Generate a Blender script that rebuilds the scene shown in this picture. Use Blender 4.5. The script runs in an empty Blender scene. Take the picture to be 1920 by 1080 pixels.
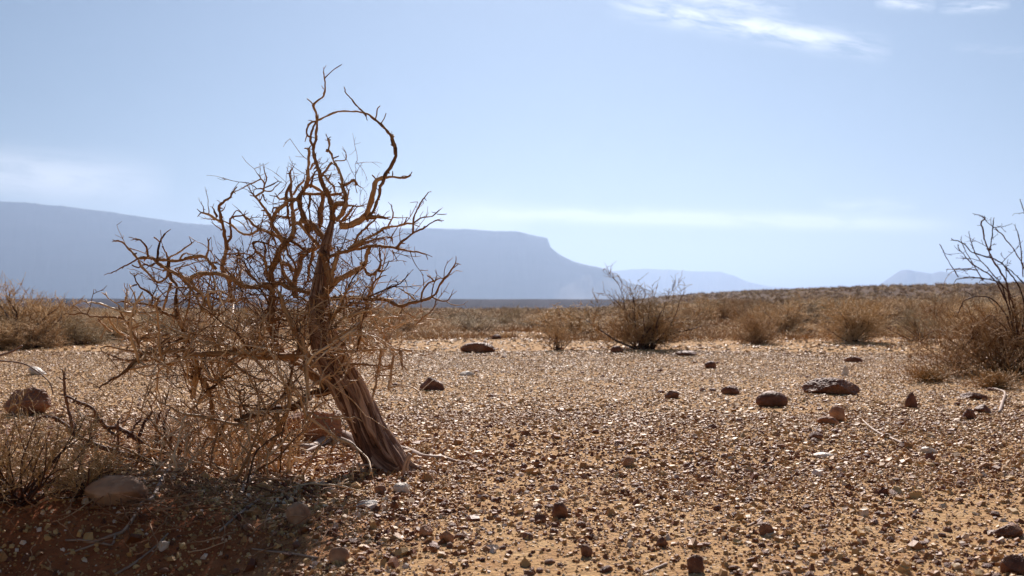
import bpy, math, random
import numpy as np

# ------------------------------------------------------------------ camera, world, sun, exposure
scene = bpy.context.scene
COL = scene.collection
rng = np.random.default_rng(7)
random.seed(7)

FPX = 1867.0            # focal length in pixels of the 1920 px wide photograph
CAMZ = 0.70
HORIZON = 562.0
PITCH = math.atan((HORIZON - 540.0) / FPX)

cam = bpy.data.cameras.new("camera")
cam.sensor_width = 36.0
cam.lens = 36.0 * FPX / 1920.0
cam.clip_start = 0.05
cam.clip_end = 80000.0
cam.dof.use_dof = True
cam.dof.focus_distance = 4.1
cam.dof.aperture_fstop = 5.0
camo = bpy.data.objects.new("camera", cam)
camo.location = (0, 0, CAMZ)
camo.rotation_euler = (math.pi / 2 + PITCH, 0, 0)
COL.objects.link(camo)
scene.camera = camo

SUN_AZ = math.radians(4.0)      # to the right of the view axis (+Y)
SUN_EL = math.radians(37.0)
sun = bpy.data.lights.new("sun", 'SUN')
sun.energy = 5.0
sun.angle = math.radians(0.6)
sun.color = (1.0, 0.89, 0.82)
suno = bpy.data.objects.new("sun", sun)
suno.rotation_euler = (math.pi / 2 - SUN_EL, 0, math.pi - SUN_AZ)
COL.objects.link(suno)

scene.view_settings.view_transform = 'Standard'
scene.view_settings.look = 'None'
scene.view_settings.gamma = 1.0
scene.view_settings.exposure = 0.6
scene.render.engine = 'CYCLES'
scene.cycles.use_denoising = True
scene.cycles.max_bounces = 6
scene.cycles.diffuse_bounces = 3
scene.cycles.glossy_bounces = 2
scene.cycles.volume_bounces = 0

world = bpy.data.worlds.new("World")
scene.world = world
world.use_nodes = True
wt = world.node_tree
wt.nodes.clear()


class NT:
    """small node helper"""
    def __init__(self, nt):
        self.nt = nt

    def n(self, kind, **kw):
        nd = self.nt.nodes.new(kind)
        for k, v in kw.items():
            if k.startswith('i_'):
                key = k[2:]
                key = int(key) if key.isdigit() else key.replace('_', ' ')
                self.set(nd.inputs[key], v)
            else:
                setattr(nd, k, v)
        return nd

    def set(self, sock, v):
        if isinstance(v, bpy.types.NodeSocket):
            self.nt.links.new(v, sock)
        elif isinstance(v, bpy.types.Node):
            self.nt.links.new(v.outputs[0], sock)
        else:
            sock.default_value = v

    def math(self, op, a, b=None, c=None, clamp=False):
        nd = self.nt.nodes.new('ShaderNodeMath')
        nd.operation = op
        nd.use_clamp = clamp
        self.set(nd.inputs[0], a)
        if b is not None:
            self.set(nd.inputs[1], b)
        if c is not None:
            self.set(nd.inputs[2], c)
        return nd.outputs[0]

    def mixc(self, f, a, b, blend='MIX'):
        nd = self.nt.nodes.new('ShaderNodeMix')
        nd.data_type = 'RGBA'
        nd.blend_type = blend
        self.set(nd.inputs[0], f)
        self.set(nd.inputs[6], a)
        self.set(nd.inputs[7], b)
        return nd.outputs[2]

    def ramp(self, fac, stops, interp='LINEAR'):
        nd = self.nt.nodes.new('ShaderNodeValToRGB')
        cr = nd.color_ramp
        cr.interpolation = interp
        while len(cr.elements) > 1:
            cr.elements.remove(cr.elements[-1])
        cr.elements[0].position = stops[0][0]
        cr.elements[0].color = stops[0][1]
        for p, c in stops[1:]:
            e = cr.elements.new(p)
            e.color = c
        self.set(nd.inputs[0], fac)
        return nd.outputs[0]


w = NT(wt)
sky = w.n('ShaderNodeTexSky', sky_type='NISHITA', sun_disc=False, sun_elevation=SUN_EL,
          sun_rotation=SUN_AZ, altitude=400.0, air_density=1.0, dust_density=0.5, ozone_density=3.0)
# clouds: soft streaks placed by their bearing and height in the sky
tc = w.n('ShaderNodeTexCoord')
sx = w.n('ShaderNodeSeparateXYZ', i_0=tc.outputs['Generated'])
X, Y, Z = sx.outputs[0], sx.outputs[1], sx.outputs[2]
Ym = w.math('MAXIMUM', Y, 0.02)
U = w.math('DIVIDE', X, Ym)                # tangent of bearing
V = w.math('DIVIDE', Z, Ym)                # tangent of height


def streak(u0, v0, u1, v1, width, ns, thr, amp, seed):
    """soft cloud streak from (u0,v0) to (u1,v1)"""
    L = math.hypot(u1 - u0, v1 - v0)
    cx, sy = (u1 - u0) / L, (v1 - v0) / L
    du = w.math('SUBTRACT', U, u0)
    dv = w.math('SUBTRACT', V, v0)
    a = w.math('ADD', w.math('MULTIPLY', du, cx), w.math('MULTIPLY', dv, sy))
    b = w.math('SUBTRACT', w.math('MULTIPLY', dv, cx), w.math('MULTIPLY', du, sy))
    t = w.math('DIVIDE', a, L)
    vec = w.n('ShaderNodeCombineXYZ', i_0=w.math('MULTIPLY', a, ns), i_1=w.math('MULTIPLY', b, ns * 4.2), i_2=seed)
    nz = w.n('ShaderNodeTexNoise', i_Vector=vec, i_Scale=1.0, i_Detail=7.0, i_Roughness=0.58, i_Distortion=0.35)
    e = w.math('SUBTRACT', w.math('MULTIPLY', t, 2.0), 1.0)
    e = w.math('SUBTRACT', 1.0, w.math('POWER', w.math('ABSOLUTE', e), 3.0), clamp=True)
    bb = w.math('DIVIDE', b, width)
    g = w.math('POWER', 2.718, w.math('MULTIPLY', w.math('MULTIPLY', bb, bb), -1.0))
    m = w.math('MULTIPLY', g, e)
    nn = w.math('SUBTRACT', nz.outputs[0], thr)
    nn = w.math('MULTIPLY', nn, 3.4, clamp=True)
    return w.math('MULTIPLY', w.math('MULTIPLY', m, nn), amp)


def uv(px, py):
    return (px - 960) / FPX, (HORIZON - py) / FPX


CL = []
for (x0, y0, x1, y1, wd, ns, thr, amp, sd) in [
        (1130, 2, 1680, 96, 20, 22.0, 0.34, 1.15, 1.3),
        (1180, -14, 1500, 22, 16, 26.0, 0.38, 0.7, 8.3),
        (1640, 2, 1760, 8, 10, 30.0, 0.36, 0.9, 2.1),
        (1760, 14, 1900, 8, 9, 30.0, 0.38, 0.8, 5.1),
        (-380, 300, 330, 352, 42, 10.0, 0.26, 0.9, 3.7),
        (560, 405, 1010, 420, 38, 9.0, 0.05, 0.8, 4.9),
        (850, 398, 1820, 424, 14, 12.0, 0.22, 1.35, 6.2),
        (1530, 388, 1730, 384, 12, 20.0, 0.32, 0.6, 7.7),
        (1780, 90, 1980, 96, 9, 20.0, 0.4, 0.3, 9.7)]:
    a, b = uv(x0, y0), uv(x1, y1)
    CL.append(streak(a[0], a[1], b[0], b[1], wd / FPX, ns, thr, amp, sd))
tot = CL[0]
for c_ in CL[1:]:
    tot = w.math('ADD', tot, c_)
tot = w.math('MULTIPLY', tot, w.math('GREATER_THAN', Y, 0.05), clamp=True)
skyc = w.mixc(1.0, sky.outputs[0], (0.66, 0.675, 0.655, 1), 'MULTIPLY')
cloudc = w.mixc(w.math('MULTIPLY', tot, 0.85), skyc, (12.5, 12.7, 13.0, 1))
bg = w.n('ShaderNodeBackground', i_Color=cloudc, i_Strength=0.0535)
wo = w.n('ShaderNodeOutputWorld', i_Surface=bg)

# ------------------------------------------------------------------ numeric helpers


def sstep(a, b, x):
    t = np.clip((np.asarray(x, float) - a) / (b - a), 0, 1)
    return t * t * (3 - 2 * t)


def _hash(ix, iy, seed):
    n = (ix.astype(np.int64) * 374761393 + iy.astype(np.int64) * 668265263 + seed * 1442695041) & 0xffffffff
    n = ((n ^ (n >> 13)) * 1274126177) & 0xffffffff
    n = n ^ (n >> 16)
    return (n & 0xffffff) / float(0xffffff)


def vnoise(x, y, seed=0):
    x = np.asarray(x, float)
    y = np.asarray(y, float)
    ix, iy = np.floor(x), np.floor(y)
    fx, fy = x - ix, y - iy
    fx = fx * fx * (3 - 2 * fx)
    fy = fy * fy * (3 - 2 * fy)
    a = _hash(ix, iy, seed)
    b = _hash(ix + 1, iy, seed)
    c = _hash(ix, iy + 1, seed)
    d = _hash(ix + 1, iy + 1, seed)
    return (a * (1 - fx) + b * fx) * (1 - fy) + (c * (1 - fx) + d * fx) * fy - 0.5


def fbm(x, y, oct=4, seed=0):
    s = 0
    a = 1.0
    for i in range(oct):
        s = s + a * vnoise(np.asarray(x) * 2 ** i + 17.3 * i, np.asarray(y) * 2 ** i - 9.1 * i, seed + i)
        a *= 0.5
    return s


HX = [(1180 - 960, 562), (1290 - 960, 561), (1330 - 960, 556), (1400 - 960, 549), (1500 - 960, 543.5), (1650 - 960, 538.5), (1800 - 960, 536),
      (1920 - 960, 533.5), (3000, 525)]
HD = 260.0
_hx = np.array([a / FPX * HD for a, b in HX])
_hz = np.array([(HORIZON - b) / FPX * HD + 0.7 for a, b in HX])
_hz[0] = 0.0


def H(x, y):
    """height of the ground"""
    x = np.asarray(x, float)
    y = np.asarray(y, float)
    z = 0.022 * fbm(x * 1.3, y * 1.3, 4, 3) * sstep(40, 5, y)
    z = z + 0.10 * fbm(x * 0.16, y * 0.16, 3, 11) * sstep(6, 16, y)
    z = z + 0.05 * fbm(x * 0.5, y * 0.5, 3, 21) * sstep(9, 16, y) * sstep(200, 40, y)
    # low mound round the left hand bushes, with its short bank facing the camera
    z = z + 0.085 * np.exp(-((x + 1.55) / 0.75) ** 2 - ((y - 3.45) / 0.50) ** 2)
    z = z + 0.02 * np.exp(-((x + 0.5) / 0.3) ** 2 - ((y - 4.0) / 0.3) ** 2)
    z = z - 0.15 * sstep(3.22 - 0.12 * sstep(-1.4, -0.6, x), 2.72, y) * sstep(-0.42, -0.85, x)
    z = z - 0.55 * sstep(19, 50, y) * sstep(0.16, 0.06, x / np.maximum(y, 1))
    # low rise on the right, far
    s = np.interp(x, _hx, _hz, left=0.0)
    rise = s * sstep(45, HD, y) * (1 - sstep(HD + 60, 900, y))
    rise = rise + 0.35 * fbm(x * 0.03, y * 0.03, 3, 31) * sstep(60, 180, y) * sstep(20, 60, x) * sstep(900, 400, y)
    m = sstep(_hx[0] * 0.8, _hx[0] + 14, x)
    basin = -26.0 * (sstep(85, 900, y) * (1 - m) + sstep(330, 1000, y) * m)
    return z + rise + basin + 3.0 * fbm(x * 0.002, y * 0.002, 3, 41) * sstep(900, 2500, y)


cP, sP = math.cos(PITCH), math.sin(PITCH)


def ray(px, py):
    a = (px - 960.0) / FPX
    b = (540.0 - py) / FPX
    d = np.array([a, cP - b * sP, sP + b * cP])
    return d / d[1]


def PT(px, py, d):
    """point on the sight line of a pixel at distance d"""
    r = ray(px, py)
    return np.array([r[0] * d, d, CAMZ + r[2] * d])


_TS = 1.6 * 1.012 ** np.arange(0, 460)


def ground(px, py):
    """where a sight line meets the ground"""
    r = ray(px, py)
    below = CAMZ + r[2] * _TS < H(r[0] * _TS, _TS)
    if not below.any():
        t = _TS[-1]
        return np.array([r[0] * t, t, float(H(r[0] * t, t))])
    i = int(np.argmax(below))
    t2 = np.linspace(_TS[max(i - 1, 0)], _TS[i], 40)
    h2 = H(r[0] * t2, t2)
    j = int(np.argmax(CAMZ + r[2] * t2 <= h2))
    return np.array([r[0] * t2[j], t2[j], h2[j]])


def make_mesh(name, verts, faces, smooth=True, attrs=None):
    """verts (N,3); faces (M,k) all of one size, or a list of such arrays"""
    me = bpy.data.meshes.new(name)
    if not isinstance(faces, list):
        faces = [faces]
    faces = [f for f in faces if len(f)]
    me.vertices.add(len(verts))
    me.vertices.foreach_set("co", np.asarray(verts, np.float32).ravel())
    nl = sum(f.size for f in faces)
    npoly = sum(len(f) for f in faces)
    me.loops.add(nl)
    me.polygons.add(npoly)
    me.loops.foreach_set("vertex_index", np.concatenate([f.ravel() for f in faces]).astype(np.int32))
    starts = []
    o = 0
    for f in faces:
        k = f.shape[1]
        starts.append(o + np.arange(len(f)) * k)
        o += f.size
    me.polygons.foreach_set("loop_start", np.concatenate(starts).astype(np.int32))
    me.polygons.foreach_set("use_smooth", np.full(npoly, smooth, dtype=bool))
    if attrs:
        for an, av in attrs.items():
            av = np.asarray(av, np.float32)
            if av.ndim == 1:
                a = me.attributes.new(an, 'FLOAT', 'POINT')
                a.data.foreach_set("value", av)
            else:
                a = me.attributes.new(an, 'FLOAT_VECTOR', 'POINT')
                a.data.foreach_set("vector", av.ravel())
    me.update(calc_edges=True)
    return me


class Bag:
    """collects pieces into one mesh"""
    def __init__(self):
        self.v, self.f, self.t, self.c, self.n = [], {}, [], [], 0

    def add(self, v, faces, tone=None, coord=None):
        v = np.asarray(v, float)
        for f in (faces if isinstance(faces, list) else [faces]):
            self.f.setdefault(f.shape[1], []).append(f + self.n)
        self.v.append(v)
        self.t.append(np.full(len(v), 0.5) if tone is None else np.broadcast_to(np.asarray(tone, float), (len(v),)))
        self.c.append(v if coord is None else coord)
        self.n += len(v)

    def mesh(self, name, smooth=True):
        fs = [np.concatenate(x) for x in self.f.values()]
        return make_mesh(name, np.concatenate(self.v), fs, smooth,
                         {'tone': np.concatenate(self.t), 'grain': np.concatenate(self.c)})


def obj(name, me, mat=None, parent=None):
    if mat:
        me.materials.clear()
        me.materials.append(mat)
    o = bpy.data.objects.new(name, me)
    COL.objects.link(o)
    if parent is not None:
        o.parent = parent
    return o


def tag(o, label=None, cat=None, group=None, kind=None):
    if label:
        o['label'] = label
    if cat:
        o['category'] = cat
    if group:
        o['group'] = group
    if kind:
        o['kind'] = kind
    return o


def empty(name, loc):
    o = bpy.data.objects.new(name, None)
    o.location = loc
    o.empty_display_size = 0.1
    COL.objects.link(o)
    return o


def tubes(Pm, Rm, sides, tone=None, cap=True):
    """Pm (M,N,3) centre lines, Rm (M,N) radii -> verts, quads, tone, grain"""
    Pm = np.asarray(Pm, float)
    M, N, _ = Pm.shape
    T = np.empty_like(Pm)
    T[:, 1:-1] = Pm[:, 2:] - Pm[:, :-2]
    T[:, 0] = Pm[:, 1] - Pm[:, 0]
    T[:, -1] = Pm[:, -1] - Pm[:, -2]
    T /= np.linalg.norm(T, axis=2, keepdims=True) + 1e-12
    mean = np.abs(T.mean(axis=1))
    ref = np.zeros((M, 3))
    ref[np.arange(M), np.argmin(mean, axis=1)] = 1.0
    A = np.cross(T, ref[:, None, :])
    A /= np.linalg.norm(A, axis=2, keepdims=True) + 1e-12
    B = np.cross(T, A)
    ang = np.arange(sides) * 2 * math.pi / sides
    ca, sa = np.cos(ang), np.sin(ang)
    V_ = Pm[:, :, None, :] + Rm[:, :, None, None] * (A[:, :, None, :] * ca[None, None, :, None] + B[:, :, None, :] * sa[None, None, :, None])
    V_ = V_.reshape(M * N * sides, 3)
    i = np.arange(M)[:, None, None] * (N * sides)
    j = np.arange(N - 1)[None, :, None] * sides
    k = np.arange(sides)[None, None, :]
    k2 = (k + 1) % sides
    q = np.stack([i + j + k, i + j + k2, i + j + sides + k2, i + j + sides + k], axis=-1).reshape(-1, 4)
    faces = [q]
    if cap and sides > 2:
        ks = np.arange(sides)
        base = (np.arange(M) * N * sides)[:, None]
        faces.append(np.concatenate([base + ks[::-1][None, :], base + (N - 1) * sides + ks[None, :]]))
    seg = np.linalg.norm(np.diff(Pm, axis=1), axis=2)
    L = np.concatenate([np.zeros((M, 1)), np.cumsum(seg, axis=1)], axis=1)
    off = (np.arange(M) * 0.37)[:, None] % 5.0
    g = np.zeros((M, N, sides, 3))
    g[..., 0] = ca[None, None, :] * Rm[:, :, None] + off[:, :, None]
    g[..., 1] = sa[None, None, :] * Rm[:, :, None]
    g[..., 2] = L[:, :, None]
    tn = np.full(M * N * sides, 0.5)
    if tone is not None:
        tn = np.repeat(np.asarray(tone, float), N * sides)
    return V_, faces, tn, g.reshape(-1, 3)


def addtubes(bag, Pm, Rm, sides, tone=None):
    v, f, t, g = tubes(Pm, Rm, sides, tone)
    bag.add(v, f, t, g)


# ------------------------------------------------------------------ materials


def material(name):
    m = bpy.data.materials.new(name)
    m.use_nodes = True
    m.node_tree.nodes.clear()
    return m, NT(m.node_tree)


def finish(k, col, rough=0.8, bump=None, spec=0.3, dist=0.01, strength=1.0):
    p = k.n('ShaderNodeBsdfPrincipled')
    k.set(p.inputs['Base Color'], col)
    k.set(p.inputs['Roughness'], rough)
    k.set(p.inputs['Specular IOR Level'], spec)
    if bump is not None:
        b = k.n('ShaderNodeBump', i_Height=bump)
        b.inputs['Distance'].default_value = dist
        b.inputs['Strength'].default_value = strength
        k.nt.links.new(b.outputs[0], p.inputs['Normal'])
    o = k.n('ShaderNodeOutputMaterial')
    k.nt.links.new(p.outputs[0], o.inputs[0])
    return p, o


def wood(name, dark, mid, light, scale=60.0, dist=0.004, rough=0.7, spec=0.3):
    m, k = material(name)
    at = k.n('ShaderNodeAttribute', attribute_name='grain')
    tn = k.n('ShaderNodeAttribute', attribute_name='tone')
    mp = k.n('ShaderNodeMapping')
    k.set(mp.inputs[0], at.outputs['Vector'])
    mp.inputs['Scale'].default_value = (scale * 4.0, scale * 4.0, scale * 0.28)
    n1 = k.n('ShaderNodeTexNoise', i_Vector=mp, i_Scale=1.0, i_Detail=6.0, i_Roughness=0.65)
    mp2 = k.n('ShaderNodeMapping')
    k.set(mp2.inputs[0], at.outputs['Vector'])
    mp2.inputs['Scale'].default_value = (14.0, 14.0, 9.0)
    n2 = k.n('ShaderNodeTexNoise', i_Vector=mp2, i_Scale=1.0, i_Detail=3.0)
    f = k.math('ADD', k.math('MULTIPLY', n1.outputs[0], 0.75), k.math('MULTIPLY', n2.outputs[0], 0.35))
    f = k.math('ADD', f, k.math('MULTIPLY', k.math('SUBTRACT', tn.outputs['Fac'], 0.5), 0.55), clamp=True)
    col = k.ramp(f, [(0.28, dark + (1,)), (0.52, mid + (1,)), (0.78, light + (1,))])
    finish(k, col, rough, n1.outputs[0], spec, dist, 0.8)
    return m


M_bark = wood('weathered_bark', (0.040, 0.015, 0.009), (0.20, 0.105, 0.068), (0.52, 0.355, 0.26), 30.0, 0.010, 0.75, 0.25)
M_branch = wood('branch_wood', (0.060, 0.024, 0.011), (0.31, 0.158, 0.066), (0.66, 0.43, 0.22), 60.0, 0.004, 0.68, 0.22)
M_twig = wood('dry_twig_wood', (0.16, 0.068, 0.026), (0.48, 0.28, 0.13), (0.80, 0.61, 0.39), 80.0, 0.002, 0.5, 0.4)
M_dead = wood('grey_deadwood', (0.08, 0.042, 0.028), (0.24, 0.15, 0.105), (0.44, 0.32, 0.24), 50.0, 0.003, 0.6, 0.35)
M_litter = wood('litter_wood', (0.13, 0.048, 0.020), (0.36, 0.180, 0.085), (0.64, 0.42, 0.25), 80.0, 0.002, 0.7, 0.25)
M_darktwig = wood('dark_twig_wood', (0.035, 0.013, 0.008), (0.10, 0.042, 0.024), (0.22, 0.12, 0.075), 80.0, 0.002, 0.65, 0.3)
M_straw = wood('golden_straw', (0.15, 0.078, 0.028), (0.37, 0.215, 0.085), (0.60, 0.40, 0.19), 60.0, 0.001, 0.6, 0.3)
M_olive = wood('olive_straw', (0.13, 0.06, 0.022), (0.40, 0.235, 0.09), (0.66, 0.47, 0.25), 60.0, 0.001, 0.6, 0.3)


def scrub_mat(name, c1, c2, c3):
    """shrub wood: its tone varies from twig to twig and from shrub to shrub"""
    m, k = material(name)
    tn = k.n('ShaderNodeAttribute', attribute_name='tone')
    oi = k.n('ShaderNodeObjectInfo')
    f = k.math('ADD', tn.outputs['Fac'], k.math('MULTIPLY', k.math('SUBTRACT', oi.outputs['Random'], 0.5), 0.35), clamp=True)
    col = k.ramp(f, [(0.1, c1 + (1,)), (0.5, c2 + (1,)), (0.9, c3 + (1,))])
    finish(k, col, 0.7, None, 0.2)
    return m


M_scrub = scrub_mat('dry_scrub', (0.20, 0.105, 0.045), (0.50, 0.32, 0.16), (0.74, 0.55, 0.32))
M_scrubgrey = scrub_mat('grey_green_scrub', (0.13, 0.085, 0.045), (0.31, 0.22, 0.12), (0.50, 0.40, 0.25))
M_scrubdark = scrub_mat('dark_scrub_wood', (0.060, 0.035, 0.030), (0.13, 0.075, 0.055), (0.26, 0.15, 0.095))


def ground_mat():
    m, k = material('desert_ground')
    geo = k.n('ShaderNodeNewGeometry')
    pos = geo.outputs['Position']
    big = k.n('ShaderNodeTexNoise', i_Vector=pos, i_Scale=0.9, i_Detail=5.0, i_Roughness=0.6)
    mid = k.n('ShaderNodeTexNoise', i_Vector=pos, i_Scale=9.0, i_Detail=6.0, i_Roughness=0.65)
    fine = k.n('ShaderNodeTexNoise', i_Vector=pos, i_Scale=160.0, i_Detail=4.0, i_Roughness=0.7)
    vor = k.n('ShaderNodeTexVoronoi', i_Vector=pos, i_Scale=95.0)
    vor2 = k.n('ShaderNodeTexVoronoi', i_Vector=pos, i_Scale=38.0)
    sand = k.ramp(mid.outputs[0], [(0.3, (0.37, 0.20, 0.088, 1)), (0.55, (0.53, 0.335, 0.160, 1)), (0.75, (0.61, 0.425, 0.225, 1))])
    sep = k.n('ShaderNodeSeparateColor')
    k.set(sep.inputs[0], vor.outputs['Color'])
    grain = k.ramp(sep.outputs[0], [(0.0, (0.16, 0.075, 0.04, 1)), (0.4, (0.33, 0.185, 0.10, 1)), (0.8, (0.46, 0.30, 0.19, 1)), (1.0, (0.66, 0.52, 0.42, 1))])
    gm = k.math('MULTIPLY', k.math('LESS_THAN', vor.outputs['Distance'], 0.42), k.math('GREATER_THAN', sep.outputs[1], 0.45))
    col = k.mixc(k.math('MULTIPLY', gm, 0.75), sand, grain)
    # bank earth with litter under the left hand bushes, red-brown shade in its colour
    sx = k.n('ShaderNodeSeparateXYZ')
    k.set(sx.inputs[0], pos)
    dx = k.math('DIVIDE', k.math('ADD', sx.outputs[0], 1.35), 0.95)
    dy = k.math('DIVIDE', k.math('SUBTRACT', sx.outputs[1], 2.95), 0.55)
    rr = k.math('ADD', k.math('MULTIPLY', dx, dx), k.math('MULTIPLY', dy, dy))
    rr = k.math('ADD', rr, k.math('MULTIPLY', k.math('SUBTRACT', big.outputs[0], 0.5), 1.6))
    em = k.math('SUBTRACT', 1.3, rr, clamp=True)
    dx2 = k.math('DIVIDE', k.math('ADD', sx.outputs[0], 0.55), 0.20)  # dark soil at the trunk foot, with the hollow's shade painted in
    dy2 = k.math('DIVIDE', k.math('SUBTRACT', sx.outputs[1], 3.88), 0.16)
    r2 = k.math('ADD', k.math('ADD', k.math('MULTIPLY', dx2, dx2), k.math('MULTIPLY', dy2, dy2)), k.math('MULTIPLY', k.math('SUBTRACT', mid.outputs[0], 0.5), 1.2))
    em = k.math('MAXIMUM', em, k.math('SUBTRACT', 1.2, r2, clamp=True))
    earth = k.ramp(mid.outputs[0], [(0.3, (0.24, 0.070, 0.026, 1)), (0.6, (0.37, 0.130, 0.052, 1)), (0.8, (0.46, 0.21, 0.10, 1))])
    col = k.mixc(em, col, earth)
    # the farther plain is covered with low scrub and darker stones
    far = k.math('DIVIDE', k.math('SUBTRACT', sx.outputs[1], 22.0), 60.0, clamp=True)
    sc = k.n('ShaderNodeTexNoise', i_Vector=pos, i_Scale=0.09, i_Detail=6.0, i_Roughness=0.7)
    farc = k.ramp(sc.outputs[0], [(0.35, (0.055, 0.030, 0.017, 1)), (0.6, (0.115, 0.065, 0.034, 1)), (0.8, (0.16, 0.095, 0.05, 1))])
    col = k.mixc(far, col, farc)
    h = k.math('ADD', k.math('MULTIPLY', k.math('SUBTRACT', 0.5, vor.outputs['Distance']), 0.35), k.math('MULTIPLY', fine.outputs[0], 0.35))
    h = k.math('ADD', h, k.math('MULTIPLY', k.math('SUBTRACT', 0.5, vor2.outputs['Distance']), 0.5))
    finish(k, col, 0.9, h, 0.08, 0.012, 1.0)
    return m


M_ground = ground_mat()


def stone_mat(name, stops, rough=0.55, spec=0.45, bump_scale=90.0, dist=0.002, objvar=0.0):
    m, k = material(name)
    tn = k.n('ShaderNodeAttribute', attribute_name='tone')
    tco = k.n('ShaderNodeTexCoord')
    nz = k.n('ShaderNodeTexNoise', i_Vector=tco.outputs['Object'], i_Scale=bump_scale, i_Detail=5.0, i_Roughness=0.65)
    f = k.math('ADD', tn.outputs['Fac'], k.math('MULTIPLY', k.math('SUBTRACT', nz.outputs[0], 0.5), 0.35))
    if objvar:
        oi = k.n('ShaderNodeObjectInfo')
        f = k.math('ADD', f, k.math('MULTIPLY', k.math('SUBTRACT', oi.outputs['Random'], 0.5), objvar))
    col = k.ramp(k.math('ADD', f, 0.0, clamp=True), stops)
    finish(k, col, rough, nz.outputs[0], spec, dist, 0.9)
    return m


M_gravel = stone_mat('gravel_stone', [(0.0, (0.11, 0.028, 0.007, 1)), (0.3, (0.26, 0.098, 0.028, 1)), (0.6, (0.49, 0.275, 0.098, 1)),
                                      (0.86, (0.63, 0.41, 0.17, 1)), (0.95, (0.70, 0.56, 0.45, 1))], 0.55, 0.4)
M_stone = stone_mat('loose_stone', [(0.0, (0.10, 0.026, 0.010, 1)), (0.4, (0.20, 0.072, 0.032, 1)), (0.75, (0.30, 0.135, 0.07, 1)),
                                    (1.0, (0.50, 0.36, 0.27, 1))], 0.55, 0.45, 60.0, 0.003, 0.5)
M_rock = stone_mat('red_brown_rock', [(0.1, (0.080, 0.024, 0.010, 1)), (0.5, (0.16, 0.060, 0.028, 1)), (0.9, (0.34, 0.17, 0.09, 1))], 0.6, 0.35, 22.0, 0.006)
M_greyrock = stone_mat('grey_rock', [(0.1, (0.20, 0.10, 0.055, 1)), (0.5, (0.38, 0.22, 0.13, 1)), (0.9, (0.54, 0.36, 0.24, 1))], 0.7, 0.3, 26.0, 0.004)
M_brownrock = stone_mat('brown_rock', [(0.1, (0.12, 0.05, 0.028, 1)), (0.5, (0.24, 0.115, 0.065, 1)), (0.9, (0.40, 0.23, 0.14, 1))], 0.7, 0.25, 30.0, 0.006)
M_orangerock = stone_mat('orange_rock', [(0.1, (0.17, 0.06, 0.028, 1)), (0.5, (0.36, 0.165, 0.08, 1)), (0.9, (0.56, 0.34, 0.20, 1))], 0.65, 0.35, 22.0, 0.005)
M_palerock = stone_mat('pale_rock', [(0.1, (0.45, 0.37, 0.28, 1)), (0.5, (0.66, 0.57, 0.46, 1)), (0.9, (0.80, 0.74, 0.66, 1))], 0.5, 0.4, 40.0, 0.003)

m_, k_ = material('far_mountain_rock')
g_ = k_.n('ShaderNodeNewGeometry')
mp_ = k_.n('ShaderNodeMapping')
k_.set(mp_.inputs[0], g_.outputs['Position'])
mp_.inputs['Scale'].default_value = (0.002, 0.002, 0.012)
n_ = k_.n('ShaderNodeTexNoise', i_Vector=mp_, i_Scale=1.0, i_Detail=6.0)
finish(k_, k_.ramp(n_.outputs[0], [(0.3, (0.045, 0.034, 0.028, 1)), (0.7, (0.085, 0.062, 0.048, 1))]), 0.9, None, 0.1)
M_mountain = m_

# ------------------------------------------------------------------ ground sheet
us = np.concatenate([-np.geomspace(9.2, 1.25, 150)[:-1], np.arange(-1.25, 1.2501, 0.017), np.geomspace(1.25, 9.2, 150)[1:]])
gx = 1.6 * np.sinh(us)
gy = np.concatenate([np.linspace(-60, 1.5, 30)[:-1], np.arange(1.5, 5.2, 0.03), 5.2 * np.exp(np.arange(0, math.log(24000 / 5.2), 0.02))])
GX, GY = np.meshgrid(gx, gy)
GZ = H(GX, GY)
nx, ny = len(gx), len(gy)
idx = np.arange(nx * ny).reshape(ny, nx)
quads = np.stack([idx[:-1, :-1], idx[:-1, 1:], idx[1:, 1:], idx[1:, :-1]], axis=-1).reshape(-1, 4)
gm_ = make_mesh('ground', np.stack([GX.ravel(), GY.ravel(), GZ.ravel()], axis=1), quads)
g = obj('ground', gm_, M_ground)
tag(g, 'sandy desert plain covered with small stones', kind='structure')

# ------------------------------------------------------------------ mountains


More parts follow.
